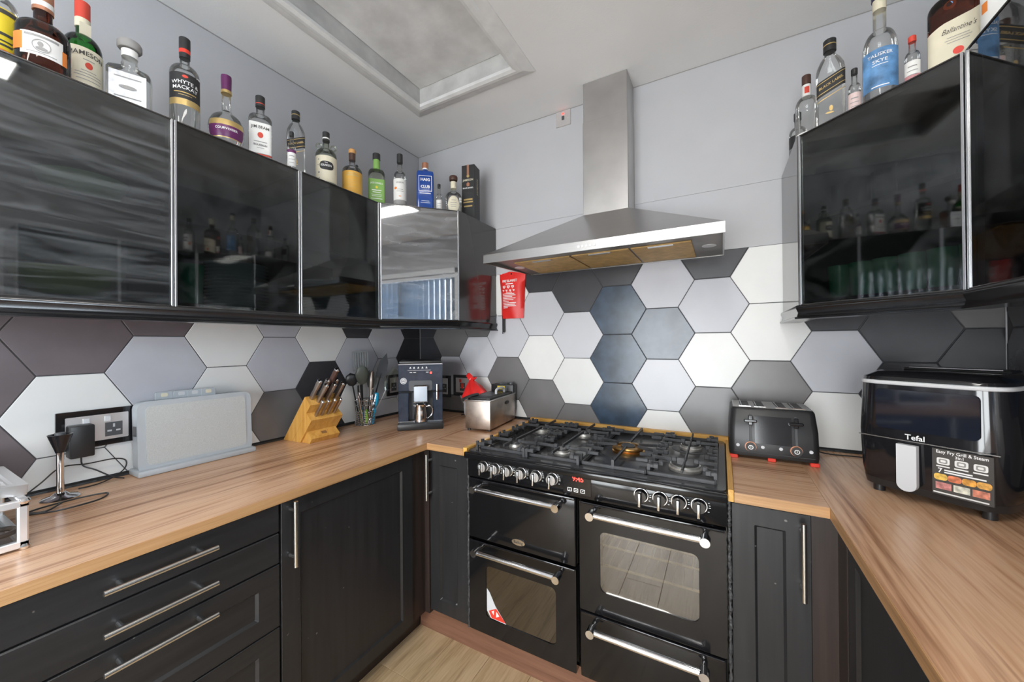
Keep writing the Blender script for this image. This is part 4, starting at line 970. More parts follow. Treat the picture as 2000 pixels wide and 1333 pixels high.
# local: x right, front at y = -.17
w = .120; fy = -.115
part('rear_body', bx(-w, w, -.02, .15, .012, .350, bev=.006, seg=2), M_['plastic'], t)
for x0, x1 in ((-w, -.066), (.066, w)):
    part('front_column', bx(x0, x1, fy, -.0195, .036, .196, bev=.003), M_['navy'], t)
up = part('front_head', bx(-w, w, fy, -.0195, .205, .352, bev=.003), M_['navy'], t)
part('divider', bx(-w+.001, w-.001, fy+.004, -.0195, .1965, .2045), M_['plasticgloss'], t)
part('niche', bx(-.0655, .0655, -.060, -.0195, .036, .196), M_['greypanel'], t)
part('centre_panel', poly_prism(BM(), rrect(-.064, .062, .206, .262, .01, 3), fy-.002, fy, 'y'), M_['greypanel'], up)
part('lid', bx(-w+.004, w-.004, fy+.004, .15, .3555, .372, bev=.006, seg=2), M_['plastic'], t)
part('chrome_line', bx(-w, w, fy-.0015, .14, .3515, .3555), M_['chrome'], t)
sp = part('spout', bx(-.036, .036, fy-.030, -.060, .150, .236, bev=.005, seg=2), M_['bluewhite'], t)
part('spout_top', bx(-.036, .036, fy-.031, fy+.02, .228, .239, bev=.004), M_['chrome'], sp)
part('spout_edge', bx(-.0365, .0365, fy-.032, fy-.01, .146, .151), M_['chrome'], sp)
for x in (-.016, .016): part('nozzle', cyl(BM(), (x, fy-.012, .147), (x, fy-.012, .136), .007, 10), M_['plastic'], sp)
part('spout_base', bx(-.026, .026, -.10, -.061, .118, .150, bev=.004), M_['plastic'], sp)
hn = part('steam_handle', cyl(BM(), (.089, fy-.012, .155), (.089, fy-.012, .242), .0055, 12), M_['chrome'], t); part('handle_band', cyl(BM(), (.089, fy-.012, .200), (.089, fy-.012, .205), .0062, 12), M_['plastic'], hn)
lg = part('logo_disc', cyl(BM(), (-.092, fy, .262), (-.092, fy-.003, .262), .0175, 24), M_['lightgrey'], up)
part('logo_ring', lathe(BM(), [(.0115, .0), (.0135, .0), (.0135, .001), (.0115, .001), (.0115, 0)], 20, False, False, M=Matrix.Translation((-.092, fy-.0034, .262)) @ Matrix.Rotation(PI/2, 4, 'X')), M_['ink'], lg); part('logo_bar', bx(-.100, -.084, fy-.0045, fy-.003, .2605, .2635), M_['ink'], lg)
b = BM()
for x in (-.055, -.035, -.012, .010, .032): box(b, x-.005, x+.005, fy-.001, fy, .330, .333)
for x in (-.055, -.035, -.012, .010, .032): box(b, x-.0025, x+.0025, fy-.001, fy, .334, .339)
box(b, -.07, .055, fy-.001, fy, .3195, .3205)
for x in (-.052, -.032, .036): box(b, x-.007, x+.007, fy-.001, fy, .307, .310)
part('button_icons', b, M_['white'], up, None); part('status_light', cyl(BM(), (.056, fy, .305), (.056, fy-.001, .305), .006, 12), M_['redled'], up)
tr = part('drip_tray', bx(-w-.002, w+.002, -.170, -.0195, 0, .034, bev=.004, seg=2), M_['plastic'], t)
part('drip_grid', bx(-w+.006, w-.006, -.163, -.062, .034, .0355), M_['greypanel'], tr); part('tray_trim', bx(-w-.001, w+.001, fy-.0015, fy+.003, .0345, .0395), M_['chrome'], t)
# milk jug on the tray
jx = CMF.x-CMN.x*.045; jy = CMF.y-CMN.y*.045
t = thing('milk_jug', 'small steel milk jug on the coffee machine tray', 'jug', (jx, jy, ZW+.0362), math.atan2(CMN.x, -CMN.y))
part('body', lathe(BM(), [(.034, 0), (.037, .004), (.037, .02), (.033, .06), (.031, .088), (.0325, .096), (.0305, .096), (.029, .088), (.030, .06), (.033, .02), (0, .004)], 24), M_['chrome'], t)
part('handle', tube(BM(), spline([(.030, 0, .082), (.050, 0, .086), (.064, 0, .068), (.058, 0, .036), (.036, 0, .016)], 6), .0035, 8), M_['chrome'], t)
part('lip', poly_prism(BM(), [(-.031, .082), (-.042, .094), (-.031, .095)], -.006, .006, 'y'), M_['chrome'], t)
# ---- deep fat fryer
FA = Vector((.829, -.400)); ang = math.radians(6.5)
t = thing('deep_fat_fryer', 'stained steel deep fat fryer with black control box beside the hob', 'fryer', (.744, -.205, ZW), ang)
L0 = .19
part('casing', bx(-.075, .075, -L0, L0-.035, .010, .160, bev=.004, seg=2), M_['steeldirty'], t)
part('rim', bx(-.079, .079, -L0-.004, L0-.033, .158, .166, bev=.003, seg=2), M_['steelX'], t)
part('lid', bx(-.070, .070, -L0+.012, L0-.06, .166, .176, bev=.004, seg=2), M_['plastic'], t)
part('lid_window', bx(-.045, .045, -.11, .03, .1762, .179, bev=.002), M_['greypanel'], t)
part('lid_handle', tube(BM(), spline([(.035, -.03, .176), (.035, -.022, .202), (.035, .04, .208), (.035, .075, .198), (.035, .085, .176)], 5), .007, 8), M_['lightgrey'], t)
part('basket_handle', tube(BM(), spline([(-.045, -.10, .182), (-.055, -.16, .180), (-.060, -.215, .174), (-.062, -.235, .170)], 5), .010, 8), M_['plastic'], t)
cb = part('control_box', bx(-.074, .074, L0-.060, L0, .06, .215, bev=.006, seg=2), M_['plastic'], t)
part('warning_label', bx(-.03, .02, L0-.0612, L0-.0598, .186, .206), M_['yellow'], cb); part('dial', cyl(BM(), (.048, L0-.03, .215), (.048, L0-.03, .226), .014, 16), M_['greypanel'], cb)
part('socket', bx(-.02, .03, L0-.05, L0-.01, .2152, .219), M_['greypanel'], cb)
gp = part('side_grip', lathe(BM(), [(.028, .010, 0, 2), (.028, .010, .0025, 2), (.020, .006, .003, 2)], 20, M=Matrix.Translation((.0755, .03, .125)) @ Matrix.Rotation(PI/2, 4, 'Y') @ Matrix.Rotation(PI/2, 4, 'Z')), M_['plastic'], t)
for x in (-.06, .06):
    for y in (-.17, .12): part('foot', cyl(BM(), (x, y, 0), (x, y, .0105), .010, 10), M_['plastic'], t)
# ---- red carrier bag
t = thing('carrier_bag', 'crumpled red plastic bag behind the deep fat fryer', 'bag', (.566, -.118, ZW))
def blob(rows_, seg=16, amp=.010, seed=3, lean=(0, 0)):
    r_ = random.Random(seed); b = BM(); rg = []; H = rows_[-1][1]
    for r, z in rows_: rg.append([b.verts.new(((r+r_.uniform(-amp, amp)*(r > .02))*math.cos(2*PI*k/seg)+lean[0]*z/H, (r+r_.uniform(-amp, amp)*(r > .02))*math.sin(2*PI*k/seg)*.8+lean[1]*z/H, z+r_.uniform(-amp, amp)*.4*(0 < z))) for k in range(seg)])
    for A, B in zip(rg, rg[1:]):
        for k in range(seg): b.faces.new((A[k], A[(k+1) % seg], B[(k+1) % seg], B[k]))
    b.faces.new(rg[0][::-1]); b.faces.new(rg[-1]); return b
part('white_lower_bag', blob([(.060, 0), (.076, .03), (.082, .07), (.080, .11), (.078, .145)], 18, .005, 5), M_['lightgrey'], t, 50)
def folded(rows_, seg=36, folds=7, depth=.16, seed=1):
    """bag with pleats; rows: (radius, z, dx, dy)"""
    r_ = random.Random(seed); b = BM(); rg = []
    for i, (r, z, dx, dy) in enumerate(rows_):
        ph = .5*i+r_.uniform(-.3, .3); rg.append([b.verts.new((dx+r*(1+depth*math.cos(folds*a+ph)+depth*.6*math.cos(3*a+2*ph))*math.cos(a), dy+r*.8*(1+depth*math.cos(folds*a+ph))*math.sin(a), z+.004*math.cos(2*a+ph))) for a in [2*PI*k/seg for k in range(seg)]])
    for A, B in zip(rg, rg[1:]):
        for k in range(seg): b.faces.new((A[k], A[(k+1) % seg], B[(k+1) % seg], B[k]))
    b.faces.new(rg[0][::-1]); b.faces.new(rg[-1]); return b
part('red_upper_bag', folded([(.086, .118, 0, 0), (.088, .135, .002, 0), (.078, .160, 0, 0), (.062, .185, -.008, 0), (.044, .208, -.018, 0), (.026, .226, -.026, 0), (.015, .238, -.030, 0)], 36, 6, .14, 2), M_['redbag'], t, 30)
part('bag_ear', folded([(.012, .234, -.030, 0), (.017, .248, -.036, 0), (.019, .262, -.044, 0), (.010, .278, -.052, 0)], 14, 3, .3, 5), M_['redbag'], t, 30)
part('bag_ear', folded([(.012, .234, -.028, 0), (.016, .244, -.016, 0), (.012, .256, -.004, 0)], 14, 3, .3, 8), M_['redbag'], t, 30)
# ---- toaster
t = thing('toaster', 'black four-slice toaster with red trim against the grey tiles', 'toaster', (2.071, -.170, ZW))
b = BM(); rows = []
for hx, y0, y1, z, in ((.1445, -.122, .120, .014), (.1465, -.124, .122, .03), (.1445, -.118, .120, .12), (.1385, -.096, .112, .190), (.1345, -.090, .108, .198)):
    rows.append([b.verts.new((x, y, z)) for x, y in rrect(-hx, hx, y0, y1, .022, 3)])
for A, B in zip(rows, rows[1:]):
    for i in range(len(A)): b.faces.new((A[i], A[(i+1) % len(A)], B[(i+1) % len(A)], B[i]))
b.faces.new(rows[0][::-1]); b.faces.new(rows[-1])
body = part('body', b, M_['plastic'], t, 40)
tp = part('top_plate', bx(-.130, .130, -.086, .104, .198, .202, bev=.002), M_['steelX'], t)
for x in (-.088, -.036, .036, .088):
    part('bread_slot', bx(x-.016, x+.016, -.070, .088, .2018, .2032), M_['white'] if False else M_['ovencav'], tp); part('slot_edge', bx(x-.020, x+.020, -.076, -.070, .2018, .2045), M_['chrome'], tp); part('slot_guide', bx(x-.013, x-.010, -.068, .086, .2033, .2045), M_['chrome'], tp)
sl = Matrix.Translation((0, -.1215, .105)) @ Matrix.Rotation(math.radians(-11.5), 4, 'X')
def tf(bm): bmesh.ops.transform(bm, matrix=sl, verts=bm.verts); return bm
part('gloss_panel', tf(bx(-.058, .060, -.0045, .004, -.038, .068)), M_['plasticgloss'], t)
for x in (-.072, .074):
    part('lever_track', tf(bx(x-.004, x+.004, -.005, .004, -.034, .074)), M_['ovencav'], t)
    lv = part('lever', tf(bx(x-.022, x+.022, -.020, -.004, .040, .052, bev=.003)), M_['plasticgloss'], t); part('lever_stem', tf(bx(x-.007, x+.007, -.016, -.004, .030, .068, bev=.002)), M_['plasticgloss'], lv)
    kb = part('dial', cyl(BM(), (x, -.122, .052), (x, -.138, .052), .017, 20), M_['plastic'], t); part('dial_ring', cyl(BM(), (x, -.122, .052), (x, -.127, .052), .0195, 20), M_['copper'], kb)
    part('dial_icon', plate_hole(BM(), rrect(x-.0085, x+.0085, .0435, .0605, .008, 3), rrect(x-.006, x+.006, .046, .058, .0055, 3), -.1395, -.138), M_['white'], kb); part('dial_mark', bx(x-.001, x+.001, -.1395, -.138, .050, .056), M_['white'], kb)
for x in (-.115, -.032, .026, .118): part('button', cyl(BM(), (x, -.121, .054), (x, -.1275, .054), .0062, 12), M_['lightgrey'], t)
part('lower_seam', bx(-.13, .13, -.1258, -.123, .028, .030), M_['ovencav'], t)
for x0, x1, y0, y1 in ((-.143, -.115, -.126, -.10), (.115, .143, -.126, -.10), (-.016, .010, -.126, -.118), (-.14, -.12, .09, .115), (.12, .14, .09, .115)):
    part('red_foot', bx(x0, x1, y0, y1, 0, .0135, bev=.002), M_['redplastic'], t)
# ---- air fryer
AN = Vector((-.585, -.81)); ac = Vector((2.393, -.560)) - AN*.152
t = thing('air_fryer', 'large black air fryer with silver handle on the right worktop', 'air fryer', (ac.x, ac.y, ZW), math.atan2(AN.x, -AN.y))
hx, hy = .158, .152; NN = 5
part('base', lathe(BM(), [(.130, .122, .018, NN), (.148, .142, .024, NN), (.152, .146, .045, NN)], 40), M_['plastic'], t, 50)
body = part('body', lathe(BM(), [(.1515, .1455, .045, NN), (.156, .150, .075, NN), (.159, .153, .15, NN), (.160, .154, .19, NN), (.158, .152, .25, NN), (.1545, .1485, .335, NN)], 48), M_['plasticgloss'], t, 50)
part('silver_rim', lathe(BM(), [(.1545, .1485, .335, NN), (.1565, .1505, .337, NN), (.1565, .1505, .345, NN), (.154, .148, .347, NN)], 48), M_['lightgrey'], t, 50)
part('lid', lathe(BM(), [(.1535, .1475, .347, NN), (.152, .146, .356, NN), (.135, .130, .366, NN), (.125, .120, .3725, NN), (0, 0, .3735, NN)], 48), M_['plasticgloss'], t, 50)
part('lid_vent', bx(-.10, .12, .03, .125, .3705, .3795, bev=.004), M_['plastic'], t)
part('vent_bar', bx(-.085, .105, .032, .046, .3797, .3815), M_['steelX'], t)
def fyz(z): return -(.154+(.1485-.154)*max(0, (z-.19)/.145)) if z > .19 else -(.1505+(.154-.1505)*(z-.075)/.115)
part('window_frame', poly_prism(BM(), rrect(-.098, .108, .205, .322, .012, 4), -.1565, -.148, 'y'), M_['navyglass'], body)
text_front('brand_text', 'Tefal', .021, M_['white'], body, -.012, -.1575, .188, bold=.015)
part('panel_line', bx(-.14, .14, -.1545, -.15, .1745, .177), M_['chromesoft'], body)
hdl = [(x, z) for x, z in rrect(-.045, -.003, .038, .168, .019, 5)]
hdl = [(x, z if z < .14 else min(z, .168)) for x, z in hdl]
part('handle', poly_prism(BM(), hdl[6:] + [(-.003, .168), (-.045, .168)] if False else [(-.003, .168), (-.045, .168)] + [(-.024-.021*math.cos(PI*k/12), .056-.020*math.sin(PI*k/12)) for k in range(13)], -.178, -.160, 'y'), M_['lightgrey'], t, 30, label='flat silver grip handle')
part('handle_neck', bx(-.040, -.008, -.161, -.145, .10, .16), M_['plastic'], t)
yk = -.1578
stk = part('sticker', bx(.022, .130, yk, -.150, .046, .170), M_['ink'], body, label='dark product sticker with food pictures')
text_front('sticker_title', 'Easy Fry Grill & Steam', .012, M_['white'], stk, .076, yk-.0006, .163, width=.092, bold=.015); text_front('sticker_subtitle', '3in1', .010, M_['white'], stk, .073, yk-.0006, .153, bold=.02)
for i in range(3):
    x = .043+i*.033
    part('sticker_icon', poly_prism(BM(), rrect(x-.012, x+.012, .129, .147, .004, 3), yk-.0008, yk, 'y'), M_['paper'], stk); part('icon_drawing', plate_hole(BM(), rrect(x-.008, x+.008, .132, .144, .003, 2), rrect(x-.005, x+.005, .135, .141, .002, 2), yk-.0014, yk-.0008), M_['greyink'], stk); part('caption', bx(x-.013, x+.012, yk-.0008, yk, .122, .1255), M_['paper'], stk)
text_front('sticker_number', '7', .017, M_['white'], stk, .037, yk-.0006, .112, bold=.02)
part('caption', bx(.045, .095, yk-.0008, yk, .113, .1165), M_['white'], stk); part('caption', bx(.045, .118, yk-.0008, yk, .107, .1105), M_['white'], stk)
FC = [mat('fries_print', (.80, .50, .10), .5, noise=.4, nscale=90), mat('prawn_print', (.75, .22, .10), .5, noise=.5, nscale=80), mat('chicken_print', (.72, .33, .06), .5, noise=.5, nscale=80), mat('bake_print', (.70, .36, .08), .5, noise=.5, nscale=80), mat('meat_print', (.55, .22, .20), .5, noise=.5, nscale=90), mat('salad_print', (.62, .60, .50), .5, noise=.4, nscale=90), mat('dessert_print', (.60, .22, .14), .5, noise=.6, nscale=70)]
for i in range(4): x = .038+i*.0255; part('food_picture', poly_prism(BM(), rrect(x-.0125, x+.0125, .086, .103, .006, 3), yk-.0008, yk, 'y'), FC[i], stk)
for i in range(3): x = .043+i*.033; part('food_picture', bx(x-.0145, x+.0145, yk-.0008, yk, .062, .080), FC[4+i], stk)
part('caption', bx(.024, .122, yk-.0008, yk, .050, .0535), M_['paper'], stk)
part('side_slot', bx(.158, .1605, -.06, .06, .19, .193), M_['ovencav'], body)
for x, y in ((-.11, -.105), (.11, -.105), (-.11, .105), (.11, .105)): part('foot', cyl(BM(), (x, y, 0), (x, y, .020), .014, 12), M_['plastic'], t)
# ---- sockets
def socket(label, loc, rz, w, h, gangs, red=False):
    s = thing('wall_socket', label, 'socket', loc, rz)
    part('surround', plate_hole(BM(), rrect(-w/2, w/2, -h/2, h/2, .002, 1), rrect(-w/2+.020, w/2-.020, -h/2+.019, h/2-.019, .002, 1), -.010, -.0005), M_['plasticgloss'], s, label='black surround')
    pw, ph = w/2-.019, h/2-.018
    p = part('plate', bx(-pw, pw, -.0085, -.002, -ph, ph, bev=.001), M_['socketsteel'], s)
    for g in range(gangs):
        cx = 0 if gangs == 1 else (-pw*.5 if g == 0 else pw*.5)
        part('insert', bx(cx-.022, cx+.022, -.0095, -.0084, -ph*.75, ph*.3), M_['greypanel'], p)
        for x, z, a, c in ((0, .000, .0025, .006), (-.011, -.018, .0055, .0028), (.011, -.018, .0055, .0028)): part('pin_hole', bx(cx+x-a, cx+x+a, -.0102, -.0094, z-c+.002, z+c+.002), M_['lightgrey'], p)
        part('rocker', bx(cx+(.010 if gangs > 1 and g == 0 else -.016)-.008, cx+(.010 if gangs > 1 and g == 0 else -.016)+.008, -.0125, -.0085, ph*.38, ph*.80, bev=.001), M_['redplastic'] if red else M_['lightgrey'], p)
    if red: part('red_switch', bx(-.010, .010, -.014, -.0085, -.022, .012, bev=.002), M_['redplastic'], p)
    return s
socket('double wall socket in a black surround left of the chopping boards', (0, -1.608, 1.096), PI/2, .192, .128, 2)
socket('double wall socket in a black surround left of the coffee machine', (0, -.222, 1.106), PI/2, .186, .136, 2)
socket('wall socket in a black surround right of the coffee machine', (.190, 0, 1.083), 0, .180, .148, 2)
socket('cooker switch with red rocker behind the red bag', (.382, 0, 1.097), 0, .150, .136, 1, True)
# ---- charger, cables
t = thing('plug_charger', 'black plug-in charger in the double socket by the chopping boards', 'charger', (.0105, -1.655, 1.012))
part('body', bx(0, .050, -.028, .028, 0, .105, bev=.004, seg=2), M_['plastic'], t)
part('cable', tube(BM(), spline([(.030, 0, 0), (.032, .004, -.03), (.040, .03, -.050), (.050, .07, -.085), (.048, .098, -.0985)], 6), .0022, 6), M_['plastic'], t)
tag(part('power_cable', tube(BM(), spline([(.055, -1.79, .9135), (.06, -1.745, .955), (.045, -1.70, .990), (.035, -1.64, .984), (.032, -1.575, .983), (.030, -1.545, .968), (.045, -1.555, .940), (.056, -1.60, .918), (.062, -1.64, .9135), (.060, -1.665, .9135)], 8), .0022, 6), M_['plastic']), 'thin black cable looping on the tiles above the left worktop', 'cable')
tag(part('power_cable', tube(BM(), spline([(.21, -1.80, .9132), (.25, -1.745, .9132), (.245, -1.665, .9132), (.20, -1.632, .9132), (.180, -1.650, .9132), (.172, -1.70, .9132), (.180, -1.76, .9132), (.20, -1.79, .9132), (.225, -1.76, .9132), (.19, -1.725, .9165)], 8), .0024, 6), M_['plastic']), 'black cable coiled on the worktop around the chrome stand', 'cable')
tag(part('power_cable', tube(BM(), spline([(2.222, -.10, .955), (2.240, -.085, .925), (2.285, -.075, .9135), (2.36, -.07, .9135), (2.44, -.075, .9135)], 8), .0026, 6), M_['plastic']), 'black cable from the toaster along the tiles', 'cable')
tag(part('power_cable', tube(BM(), spline([(.42, -.075, .9135), (.48, -.055, .922), (.55, -.035, .9135), (.62, -.035, .9135)], 8), .003, 6), M_['plastic']), 'black cable between coffee machine and red bag', 'cable')
# ---- chrome stand
t = thing('chrome_stand', 'chrome rod stand with black flared top on the left worktop', 'stand', (.120, -1.715, ZW))
part('base', lathe(BM(), [(.040, 0), (.042, .003), (.038, .007), (.020, .012), (.012, .020)], 28), M_['chrome'], t)
part('rod', lathe(BM(), [(.0085, .019), (.0085, .150)], 16), M_['chrome'], t)
part('flared_top', lathe(BM(), [(.010, .142), (.012, .150), (.024, .188), (.027, .198), (.025, .198), (.008, .180)], 24), M_['plasticgloss'], t)
part('top_knob', lathe(BM(), [(.012, .186), (.012, .203), (0, .204)], 16), M_['greypanel'], t)
# ---- aluminium-framed case at the very left
t = thing('display_case', 'aluminium-framed glass case with open perforated lid at the far left', 'case', (.345, -1.99, ZW)); px0, px1, py0, py1 = -.142, .142, -.16, .160
for z in (.004, .098):
    for a in ((px0, px1, py0, py0+.016), (px0, px1, py1-.016, py1), (px0, px0+.016, py0, py1), (px1-.016, px1, py0, py1)): part('rail', bx(*a, z, z+.016, bev=.002), M_['alubright'], t)
for x in (px0+.001, px1-.018):
    for y in (py0+.001, py1-.018): part('corner_post', bx(x, x+.017, y, y+.017, .002, .115, bev=.003), M_['alubright'], t)
for x in (px0, px1):
    for y in (py0, py1):
        for z in (.0065, .111): part('corner_cap', lathe(BM(), [(.009, -.006), (.011, 0), (.008, .006)], 10, M=Matrix.Translation((x*.95, y*.95, z))), M_['chrome'], t)
part('side_pane', bx(px1-.009, px1-.006, py0+.016, py1-.016, .02, .098), M_['windowglass'], t); part('floor_panel', bx(px0+.01, px1-.01, py0+.01, py1-.01, .004, .008), M_['plastic'], t)
r_ = random.Random(2)
for i in range(7):
    y = py1-.04-.036*i; part('coil', tube(BM(), ring(.030, 0, n=14), .006, 6, False), M_['plastic'], t).location = (.05+r_.uniform(-.02, .02), y, .03+.012*(i % 3))
lid = part('lid_frame', plate_hole(BM(), rrect(px0, px1, 0, .30, .004, 2), rrect(px0+.02, px1-.02, .02, .28, .004, 2), -.012, .012), M_['alubright'], t)
lid.location = (-.05, py1+.005, .125); lid.rotation_euler = (math.radians(84), 0, 0)
b = BM()
for i in range(14):
    for k in range(14):
        box(b, px0+.02+i*.0172, px0+.02+i*.0172+.004, -.003, .003, .02, .28) if k == 0 else None
    box(b, px0+.02, px1-.02, -.003, .003, .02+i*.0186, .024+i*.0186)
part('perforated_sheet', b, M_['alubright'], lid, None)
tag(part('small_appliance', bx(.03, .11, -2.05, -1.842, .9105, 1.085, bev=.012, seg=2), M_['greypanel']), 'dark grey boxy appliance behind the aluminium case', 'appliance')
# ================================================================== bottles
def face_cam(x, y, extra=0): return math.atan2(CAMPOS.x-x, -(CAMPOS.y-y)) + extra
def patch(rx, ry, n, z0, z1, a, off=.0007, seg=14, wave=None, centre=0.0):
    """label patch wrapped on the front of a section; a = half angle"""
    b = BM(); A, B = [], []
    for i in range(seg+1):
        t = centre-a+2*a*i/seg; x, y = sup(t, rx+off, ry+off, n); w = wave(i/seg) if wave else 0
        A.append(b.verts.new((x, y, z0+w))); B.append(b.verts.new((x, y, z1+w)))
    for i in range(seg): b.faces.new((A[i], A[i+1], B[i+1], B[i]))
    return b
def oval_patch(R, cx, cz, hw, hh, off=.0008, n=2, seg=14):
    """oval label on a round body"""
    b = BM(); A, B = [], []
    for i in range(seg+1):
        u = -1+2*i/seg; h_ = hh*max(1-abs(u)**n, .02)**(1/n); x, y = sup((cx+u*hw)/R, R+off, R+off, 2)
        A.append(b.verts.new((x, y, cz-h_))); B.append(b.verts.new((x, y, cz+h_)))
    for i in range(seg): b.faces.new((A[i], A[i+1], B[i+1], B[i]))
    return b
def wrap_text(name, s, size, m, parent, z, rx, ry, n=2, width=None, bold=.01, off=.0016, x=0, arch=0.0, shear=0.0):
    b = text_bm(s, size, bold, 'CENTER', shear)
    if width:
        xs = [v.co.x for v in b.verts]; w = max(xs)-min(xs); bmesh.ops.scale(b, vec=(width/w, 1, 1), verts=b.verts)
    for v in b.verts:
        X, Z = v.co.x+x, v.co.y
        if n == 2: t = X/rx; px, py = sup(t, rx+off, ry+off, 2)
        else:
            px = X; q = min(abs(X)/(rx+off), .999); py = -(ry+off)*(1-q**n)**(1/n)
        v.co = Vector((px, py, z+Z-arch*(X*X)))
    me = bpy.data.meshes.new('t'); b.to_mesh(me); b.free()
    return new_obj(name, me, m, parent)
def bottle(label, x, y, z, glass, prof, cap, extra=0, name='bottle', cat='bottle', group=None):
    """prof: lathe rows; cap: (rows, material)"""
    t = thing(name, label, cat, (x, y, z), face_cam(x, y, extra), group)
    b = lathe(BM(), prof, 28); body = part('body', b, glass, t, 45)
    for i, (rows, m) in enumerate(cap): part('cap' if i == 0 else 'neck_band', lathe(BM(), rows, 20), m, t, 40)
    return t, body
def lab(t, m, rx, ry, n, z0, z1, a, **k): return part('label', patch(rx, ry, n, z0, z1, a, **k), m, t, 60)
def lines(parent, m, rows, rx, ry, n, off=.0015):
    b = BM()
    for z, w, h in rows:
        q = patch(rx, ry, n, z, z+h, 1, off) if False else None
        seg = 8; A, B = [], []
        for i in range(seg+1):
            X = -w+2*w*i/seg
            if n == 2: px, py = sup(X/rx, rx+off, ry+off, 2)
            else: px = X; py = -(ry+off)*(1-min(abs(X)/(rx+off), .999)**n)**(1/n)
            A.append(b.verts.new((px, py, z))); B.append(b.verts.new((px, py, z+h)))
        for i in range(seg): b.faces.new((A[i], A[i+1], B[i+1], B[i]))
    part('print_lines', b, m, parent, None)
def dot(parent, m, x, z, rx_, rz_, R, n, ry=None, off=.0016, name='emblem'):
    ry = ry or R; b = BM(); vs = []
    for k in range(16):
        X = x+rx_*math.cos(2*PI*k/16); Z = z+rz_*math.sin(2*PI*k/16)
        if n == 2: px, py = sup(X/R, R+off, ry+off, 2)
        else: px = X; py = -(ry+off)*(1-min(abs(X)/(R+off), .999)**n)**(1/n)
        vs.append(b.verts.new((px, py, Z)))
    b.faces.new(vs); part(name, b, m, parent, None)
def round_prof(R, hs, rn, h, base=.006, n=2, ry=None):
    """shoulder height hs, neck radius rn, total glass height h"""
    ry = ry or R; k = ry/R
    out = [(R*.86, R*.86*k, 0, n), (R*.97, R*.97*k, .003, n), (R, R*k, base+.004, n), (R, R*k, hs, n)]
    sh = (h-hs)*.42
    for i in range(1, 7):
        a = i/6*PI/2; f = math.cos(a); r = rn+(R-rn)*f; rr = rn+(ry-rn)*f; out.append((r, rr, hs+sh*math.sin(a), n if f > .45 else 2+(n-2)*f))
    out += [(rn, rn, hs+sh+.006, 2), (rn, rn, h, 2)]
    return out
ZC = ZT
def capc(r, z0, z1): return [(r, z0), (r, z1-.002), (r-.002, z1), (0, z1)]
# 1 yellow label (mostly out of frame)
t, b = bottle('clear bottle with bright yellow label at the far left edge', .215, -1.842, ZC, M_['clear'], round_prof(.038, .17, .014, .26), [(capc(.016, .25, .28), M_['blackpaper'])], .5)
lab(t, M_['yellow'], .038, .038, 2, .045, .165, 1.35); lab(t, M_['orange'], .0383, .0383, 2, .045, .056, 1.35); lines(t, M_['ink'], [(.064, .02, .006), (.076, .025, .004), (.092, .024, .008), (.15, .02, .012)], .038, .038, 2)
# 2 stubby brown bottle
t, b = bottle('stubby brown round-shouldered bottle with white label and orange stamps', .305, -1.778, ZC, M_['brownglass'], round_prof(.050, .105, .017, .185), [(capc(.0195, .172, .235), M_['copper']), ([(.0198, .182), (.0198, .196)], M_['paper'])], -.05)
lab(t, M_['paper'], .050, .050, 2, .030, .088, .78); lab(t, M_['orange'], .0503, .0503, 2, .040, .085, .26, centre=-.95); lab(t, M_['orange'], .0503, .0503, 2, .030, .068, .12, centre=.86)
lines(t, M_['greyink'], [(.077, .030, .006)], .050, .050, 2); q = lathe(BM(), [(.0145, 0), (.0165, 0), (.0165, .0006), (.0145, .0006), (.0145, 0)], 20, False, False, M=Matrix.Translation((0, -.0516, .056)) @ Matrix.Rotation(PI/2, 4, 'X')); part('emblem', q, M_['greyink'], t)
dot(t, M_['greyink'], -.002, .060, .005, .007, .050, 2); dot(t, M_['greyink'], 0, .049, .010, .005, .050, 2); lines(t, M_['greyink'], [(.036, .026, .002)], .050, .050, 2)
# 3 green whiskey bottle
t, b = bottle('green whiskey bottle with cream label reading JAMESON', .212, -1.686, ZC, M_['greenglass'], round_prof(.042, .165, .0145, .275), [(capc(.0165, .262, .315), M_['redink']), ([(.0166, .235), (.0166, .262)], M_['cream'])], .30)
lab(t, M_['cream'], .042, .042, 2, .052, .160, 1.15); wrap_text('label_text', 'JAMESON', .019, M_['ink'], t, .142, .042, .042, width=.072, bold=.012, arch=3.5)
dot(t, M_['redink'], 0, .108, .008, .010, .042, 2); lines(t, M_['greyink'], [(.123, .012, .0025), (.090, .016, .002), (.082, .028, .002), (.074, .030, .002), (.064, .026, .002)], .042, .042, 2); lab(t, M_['redink'], .042, .042, 2, .024, .044, .95); lines(t, M_['cream'], [(.030, .024, .007)], .042, .042, 2)
b = poly_prism(BM(), [(-.012, .180+.02), (.0, .19), (.012, .20), (.012, .245), (-.012, .245)], -.0205, -.0165, 'y'); part('neck_label', b, M_['cream'], t)
# 4 square decanter bottle
t, b = bottle('square clear bottle with wide grey stopper and ornate silver label', .285, -1.602, ZC, M_['clear'], [(.046, .030, 0, 6), (.050, .034, .004, 6), (.050, .034, .118, 6), (.046, .030, .128, 5), (.024, .020, .138, 3), (.019, .019, .142, 2), (.020, .020, .150, 2), (.0185, .0185, .156, 2), (.0185, .0185, .195, 2)], [([(.026, .197), (.029, .201), (.029, .216), (.026, .222), (0, .223)], M_['greyink']), ([(.0195, .172), (.0195, .194)], M_['paper'])], -.12)
b = bx(-.041, .041, -.0352, -.0342, .012, .108); part('label', b, M_['silverlabel'], t); dot(t, M_['greyink'], 0, .062, .020, .006, .05, 6, .0355, off=.0012); lines(t, M_['greyink'], [(.09, .03, .003), (.03, .03, .003)], .05, .0355, 6, off=.0012)
